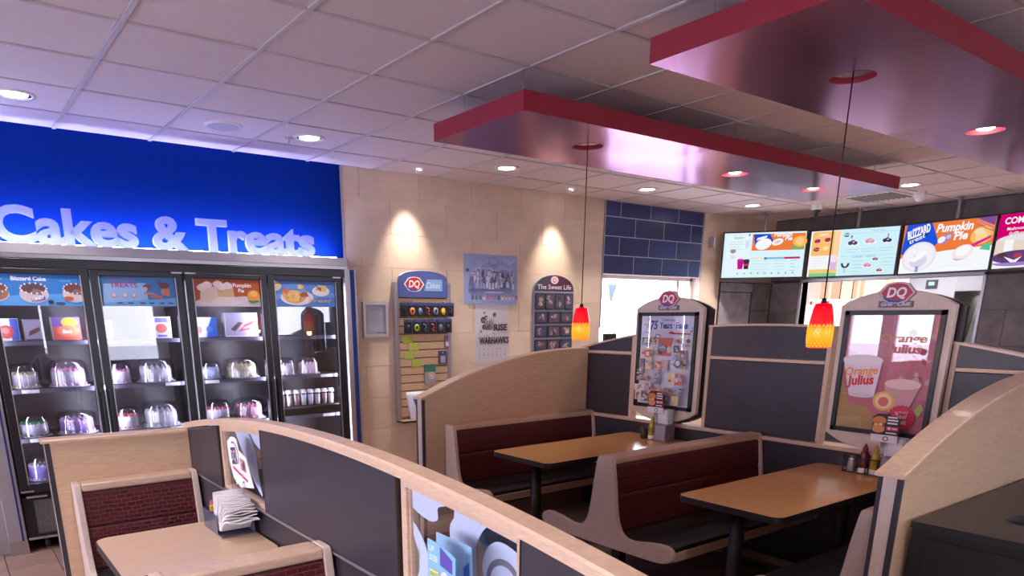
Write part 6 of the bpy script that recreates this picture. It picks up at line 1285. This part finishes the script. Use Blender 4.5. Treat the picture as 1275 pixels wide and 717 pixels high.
# condiments on the two dining tables
def bottle(x, y, col, nm, label, sx=1.0):
    t = thing('sauce_bottle', (x, y, 0.7505), label, 'bottle', 'sauce bottles')
    z = 0.7505
    b = MB(); b.lathe([(0, z), (0.023, z), (0.025, z+0.006), (0.025, z+0.10), (0.022, z+0.122), (0.015, z+0.134)], (x, y, 0), 20); b.build('body', mat('sauce_'+nm, col, 0.25), t)
    b = MB(); b.lathe([(0.0155, z+0.132), (0.0165, z+0.148), (0.011, z+0.158), (0.004, z+0.176), (0, z+0.176)], (x, y, 0), 16); b.build('cap', mat('sauce_cap_'+nm, tuple(min(1, c*1.05+0.01) for c in col), 0.35), t)
    b = MB(); b.lathe([(0.0254, z+0.006), (0.0254, z+0.034)], (x, y, 0), 20); b.build('white_band', white_plastic, t)
    b = MB(); b.lathe([(0.0253, z+0.055), (0.0253, z+0.095)], (x, y, 0), 20); b.build('label_band', mat('sauce_label_'+nm, tuple(c*0.6 for c in col), 0.5), t)
def dispenser(x, y, label, nl, cl):
    """napkin box with napkins standing out of the top and a promo card clipped on"""
    z = 0.7505; t = thing('napkin_dispenser', (x, y, z), label, 'dispenser', 'napkin dispensers on the dining tables')
    gm = mat('dispenser_grey', (0.22, 0.20, 0.24), 0.3)
    b = MB(); b.box(x-0.055, x+0.055, y-0.052, y+0.052, z, z+0.125); b.build('box', gm, t, bevel=0.004)
    b = MB(); b.box(x-0.057, x-0.054, y-0.040, y+0.040, z+0.01, z+0.115); b.build('front_window', mat('dispenser_window', (0.36, 0.34, 0.40), 0.25), t)
    def pln(i): c_ = Vector((x-0.030+0.011*i, y-0.004*(i % 2), z+0.181)); return c_, Matrix.Translation(c_) @ Matrix.Rotation(math.pi/2, 4, 'Z') @ Matrix.Rotation(math.radians(-5+3*i), 4, 'X') @ Matrix.Scale(0.72, 4, (1, 0, 0)) @ Matrix.Scale(0.62, 4, (0, 0, 1))
    napkin_pile(nl, 6, pln)
    t2 = thing('burger_card', (x-0.05, y+0.03, z+0.21), cl, 'card', 'burger promo cards')
    xc = x-0.062; yc = y+0.045
    b = MB(); b.box(xc, xc+0.002, yc-0.075, yc+0.075, z+0.215, z+0.42); 
    pts = [(yc-0.070, z+0.21), (yc+0.078, z+0.21), (yc+0.078, z+0.345), (yc+0.055, z+0.365), (yc-0.030, z+0.372), (yc-0.070, z+0.340)]
    b = MB(); b.prism(pts, 0, xc, xc+0.002); b.build('card', mat('burger_card_black', (0.03, 0.02, 0.025), 0.4), t2)
    b = MB(); b.box(xc+0.002, xc+0.006, yc-0.02, yc+0.02, z+0.126, z+0.26); b.build('stalk', clear_plastic, t2)
    a = Art((xc, yc, z+0.21), nUY, UZ, nUX); a.rect(-0.077, 0.0, 0.069, 0.040, (0.74, 0.70, 0.74)); a.ell(0.005, 0.019, 0.016, 0.014, (0.08, 0.08, 0.1)); a.ell(0.005, 0.019, 0.010, 0.009, (0.74, 0.70, 0.74))
    a.ell(-0.040, 0.118, 0.036, 0.024, (0.58, 0.20, 0.06)); a.rect(-0.074, 0.085, -0.008, 0.105, (0.22, 0.07, 0.05)); a.ell(-0.040, 0.082, 0.036, 0.012, (0.52, 0.07, 0.06)); a.ell(-0.040, 0.070, 0.034, 0.020, (0.62, 0.28, 0.10)); a.ell(-0.055, 0.095, 0.012, 0.008, (0.75, 0.46, 0.12)); a.ell(-0.030, 0.098, 0.010, 0.007, (0.75, 0.60, 0.46))
    for i, (w_, zz) in enumerate(((0.050, 0.136), (0.056, 0.120), (0.054, 0.103))): a.rect(0.004, zz, 0.004+w_, zz+0.009, (0.78, 0.72, 0.74), new=(i == 0))
    a.rect(0.002, 0.068, 0.066, 0.090, (0.58, 0.05, 0.09)); a.ell(0.018, 0.079, 0.009, 0.008, (0.8, 0.7, 0.7)); a.rect(0.034, 0.075, 0.060, 0.083, (0.75, 0.6, 0.62)); a.rect(0.004, 0.050, 0.060, 0.058, (0.70, 0.66, 0.68)); a.ell(0.032, 0.156, 0.014, 0.008, (0.56, 0.05, 0.08)); a.done('card_print', t2)
dispenser(4.290, 3.395, 'grey napkin box on the farther table before the collage poster', 'white napkins standing in the box on the farther table', 'burger promo card on the napkin box of the farther table')
bottle(4.255, 3.487, (0.50, 0.32, 0.03), 'mustard', 'yellow mustard bottle on the farther table')
t = thing('condiment_cup', (4.265, 3.560, 0.7505), 'short black condiment cup left of the mustard on the farther table', 'cup')
b = MB(); b.lathe([(0, 0.7505), (0.030, 0.7505), (0.033, 0.83), (0.029, 0.83), (0.026, 0.76), (0, 0.758)], (4.265, 3.560, 0), 20); b.build('cup', black_plastic, t)
b = MB(); b.cyl((4.265, 3.560, 0), 0.027, 0.762, 0.822, 16); b.build('contents', mat('dark_contents', (0.05, 0.04, 0.04), 0.6), t)
dispenser(4.290, 1.775, 'grey napkin box on the nearer table before the drink poster', 'white napkins standing in the box on the nearer table', 'burger promo card on the napkin box of the nearer table')
bottle(4.300, 1.945, (0.16, 0.012, 0.02), 'ketchup', 'dark red ketchup bottle on the nearer table')
bottle(4.300, 1.882, (0.50, 0.30, 0.03), 'mustard', 'yellow mustard bottle on the nearer table')
t = thing('condiment_rack', (4.30, 1.95, 0.7505), 'black wire condiment rack holding the bottles on the nearer table', 'rack')
b = MB(); zt = 0.842
for z in (0.7545, zt): b.tube([(4.262, 2.045, z), (4.262, 1.850, z), (4.338, 1.850, z), (4.338, 2.045, z), (4.262, 2.045, z)], 0.003, 6)
for (x, y) in ((4.262, 2.045), (4.262, 1.850), (4.338, 1.850), (4.338, 2.045), (4.262, 1.980), (4.262, 1.915), (4.338, 1.98), (4.338, 1.915)): b.tube([(x, y, 0.752), (x, y, zt)], 0.003, 6)
o = b.build('wire_frame', black_metal, t); o['kind'] = 'stuff'
t = thing('shaker', (4.300, 2.012, 0.7505), 'pale glass shaker at the left of the bottles on the nearer table', 'shaker')
b = MB(); b.lathe([(0, 0.7505), (0.021, 0.7505), (0.023, 0.80), (0.019, 0.825)], (4.300, 2.012, 0), 16); b.build('jar', mat('shaker_glass', (0.42, 0.40, 0.38), 0.2), t)
b = MB(); b.lathe([(0.020, 0.824), (0.020, 0.838), (0.012, 0.846), (0, 0.847)], (4.300, 2.012, 0), 16); b.build('lid', steel, t)

# ------------------------------------------------------------------ waste station
t = thing('waste_station', (3.55, 0.74, 0), 'black waste station with a round drop hole at the lower right', 'bin')
bx0, bx1, by0, by1, bz = 2.855, 4.25, 0.36, 1.088, 0.905
b = MB(); b.box(bx0+0.02, bx1, by0+0.02, by1, 0.0, bz-0.026); b.build('cabinet', mat('waste_black', (0.008, 0.007, 0.008), 0.5), t, bevel=0.004)
# worktop with a real hole
hx, hy, hr = 3.2, 0.80, 0.085
b = MB()
for z, s in ((bz, 1), (bz-0.026, 0)):
    n = 32; a0, a1, c0, c1 = hx-0.17, hx+0.17, hy-0.17, hy+0.17
    ring = [(hx+hr*math.cos(2*math.pi*k/n), hy+hr*math.sin(2*math.pi*k/n), z) for k in range(n)]
    sq = []
    for k in range(n):
        c_, s_ = math.cos(2*math.pi*k/n), math.sin(2*math.pi*k/n); q = 0.17/max(abs(c_), abs(s_)); sq.append((hx+q*c_, hy+q*s_, z))
    b.add(ring+sq, [(k, (k+1) % n, n+(k+1) % n, n+k) for k in range(n)])
    for (p0, p1, p2, p3) in ((bx0, a0, by0, by1), (a1, bx1, by0, by1), (a0, a1, by0, c0), (a0, a1, c1, by1)): b.add([(p0, p2, z), (p1, p2, z), (p1, p3, z), (p0, p3, z)], [(0, 1, 2, 3)])
for (p, q) in (((bx0, by0), (bx1, by0)), ((bx1, by0), (bx1, by1)), ((bx1, by1), (bx0, by1)), ((bx0, by1), (bx0, by0))): b.add([(*p, bz-0.026), (*q, bz-0.026), (*q, bz), (*p, bz)], [(0, 1, 2, 3)])
b.build('worktop', mat('waste_top', (0.020, 0.017, 0.018), 0.36, noise=0.2, nscale=200), t)
b = MB(); b.lathe([(hr+0.008, bz+0.0015), (hr+0.006, bz+0.003), (hr-0.002, bz+0.001), (hr-0.002, bz-0.12)], (hx, hy, 0), 32); b.build('hole_lining', black_plastic, t)
b = MB(); b.box(bx0+0.012, bx0+0.02, by0+0.06, by1-0.05, 0.12, bz-0.06); b.build('front_door', mat('waste_black', (0.008, 0.007, 0.008), 0.5), t, bevel=0.003)

# ================================================================== beyond the pass-through
lamp('kitchen_light', 'AREA', (11.0, 4.4, 2.86), LAMP['kitchen'], (1, 0.95, 0.92), None, (11.0, 4.4, 0), shape='RECTANGLE', size=1.6, size_y=0.6)
t = thing('kitchen_shelf', (11.45, 5.2, 0), 'steel storage shelf behind the pass-through', 'shelf')
b = MB(); b.box(11.2, 11.75, 4.85, 6.25, 1.86, 1.885); b.build('shelf_board', steel, t); b = MB(); b.box(11.2, 11.75, 4.85, 6.25, 1.30, 1.325); b.build('shelf_board', steel, t)
for (x, y) in ((11.22, 4.87), (11.22, 6.23), (11.73, 4.87), (11.73, 6.23)): b = MB(); b.cyl((x, y, 0), 0.014, 0, 1.87, 10); b.build('post', steel, t)
kraft = mat('kraft_cardboard', (0.42, 0.27, 0.16), 0.75, noise=0.1, nscale=20); kraft2 = mat('pale_cardboard', (0.62, 0.48, 0.34), 0.75, noise=0.1, nscale=20)
for i, (y0, y1, h, mm, lb) in enumerate(((5.80, 6.10, 0.33, kraft, 'brown box at the left end of the kitchen shelf'), (5.62, 5.78, 0.34, kraft2, 'pale upright box on the kitchen shelf'), (5.44, 5.60, 0.30, kraft, 'brown box in the middle of the kitchen shelf'), (5.02, 5.16, 0.26, kraft, 'small brown box toward the right on the kitchen shelf'))):
    t = thing('cardboard_box', (11.4, (y0+y1)/2, 1.885), lb, 'box', 'boxes on the kitchen shelf')
    b = MB(); b.box(11.22, 11.6, y0, y1, 1.885, 1.885+h); b.build('carton', mm, t, bevel=0.003); b = MB(); b.box(11.219, 11.6, (y0+y1)/2-0.02, (y0+y1)/2+0.02, 1.886, 1.8855+h); b.build('tape', mat('tape', (0.55, 0.40, 0.26), 0.4), t)
for i, (y, z) in enumerate(((5.32, 1.885), (5.22, 1.885), (5.27, 1.97))):
    b = MB(); b.lathe([(0, z), (0.04, z), (0.046, z+0.08), (0, z+0.085)], (11.36, y, 0), 16); tag(b.build('paper_cup_stack', white_plastic, origin=(11.36, y, z)), ('white cup at the left of the pile on the kitchen shelf', 'white cup at the right of the pile on the kitchen shelf', 'white cup on top of the pile on the kitchen shelf')[i], 'cup', 'white cups on the kitchen shelf')
t = thing('prep_counter', (10.9, 5.6, 0), 'white and steel prep counter behind the pass-through', 'counter')
b = MB(); b.box(10.4, 11.1, 4.9, 6.7, 0.9, 1.0); b.build('worktop', steel, t, bevel=0.005); b = MB(); b.box(10.45, 11.08, 4.92, 6.68, 0.0, 0.9); b.build('cabinet', white_paint, t)
b = MB(); b.box(10.95, 11.08, 5.35, 6.65, 1.0, 1.80); b.build('splash_guard', white_plastic, t, bevel=0.01)
t = thing('equipment_cabinet', (11.3, 4.35, 0), 'steel kitchen unit with a small blue display behind the pass-through', 'appliance')
b = MB(); b.box(11.0, 11.9, 4.15, 4.75, 0.0, 2.30); b.build('body', steel, t, bevel=0.01)
b = MB(); b.box(10.985, 11.0, 4.375, 4.515, 1.985, 2.105); d_ = b.build('control_panel', black_plastic, t, bevel=0.004)
b = MB(); b.box(10.983, 10.986, 4.41, 4.48, 2.03, 2.075); b.build('display', emis('display_blue', (0.35, 0.55, 0.95), 1.2), d_)
t = thing('exhaust_hood', (11.2, 3.6, 1.5), 'stainless exhaust hood at the right of the pass-through', 'hood')
b = MB(); b.prism([(10.9, 1.94), (12.2, 1.94), (12.2, 2.9), (11.3, 2.9), (10.9, 2.25)], 1, 3.2, 4.12); b.build('canopy', steel, t, bevel=0.006)
t = thing('fryer_station', (11.5, 3.65, 0), 'stainless cooking station under the exhaust hood', 'appliance')
b = MB(); b.prism([(11.0, 0.0), (12.2, 0.0), (12.2, 1.9), (11.75, 1.9), (11.5, 1.2), (11.0, 1.2)], 1, 3.75, 4.12); b.build('side_panel', steel, t, bevel=0.004); b = MB(); b.box(11.05, 12.2, 3.2, 3.74, 0.0, 1.0); b.build('cooker', mat('dark_oven', (0.05, 0.045, 0.045), 0.4), t, bevel=0.004)
# things outside the drive-through window
t = thing('flag_banner', (10.08, 9.4, -0.12), 'grey pennant on a thin pole outside the drive-through window', 'flag')
b = MB(); b.cyl((10.075, 9.4, 0), 0.010, -0.12, 2.30, 8); b.build('pole', alu, t)
b = MB(); b.prism([(9.985, 2.205), (10.225, 2.210), (10.10, 1.915), (10.05, 1.90)], 1, 9.385, 9.389); b.build('pennant', mat('pennant_cloth', (0.06, 0.085, 0.11), 0.8), t)
t = thing('order_terminal', (6.55, 6.09, 1.0205), 'small black terminal standing on the drive-through window sill', 'terminal')
b = MB(); b.box(6.46, 6.64, 6.05, 6.13, 1.0205, 1.06); b.build('foot', black_plastic, t, bevel=0.006)
b = MB(); b.box(6.53, 6.57, 6.08, 6.11, 1.06, 1.25); b.build('stalk', black_plastic, t)
b = MB(); b.box(6.44, 6.65, 6.07, 6.11, 1.24, 1.452); b.build('screen_casing', black_plastic, t, bevel=0.008)
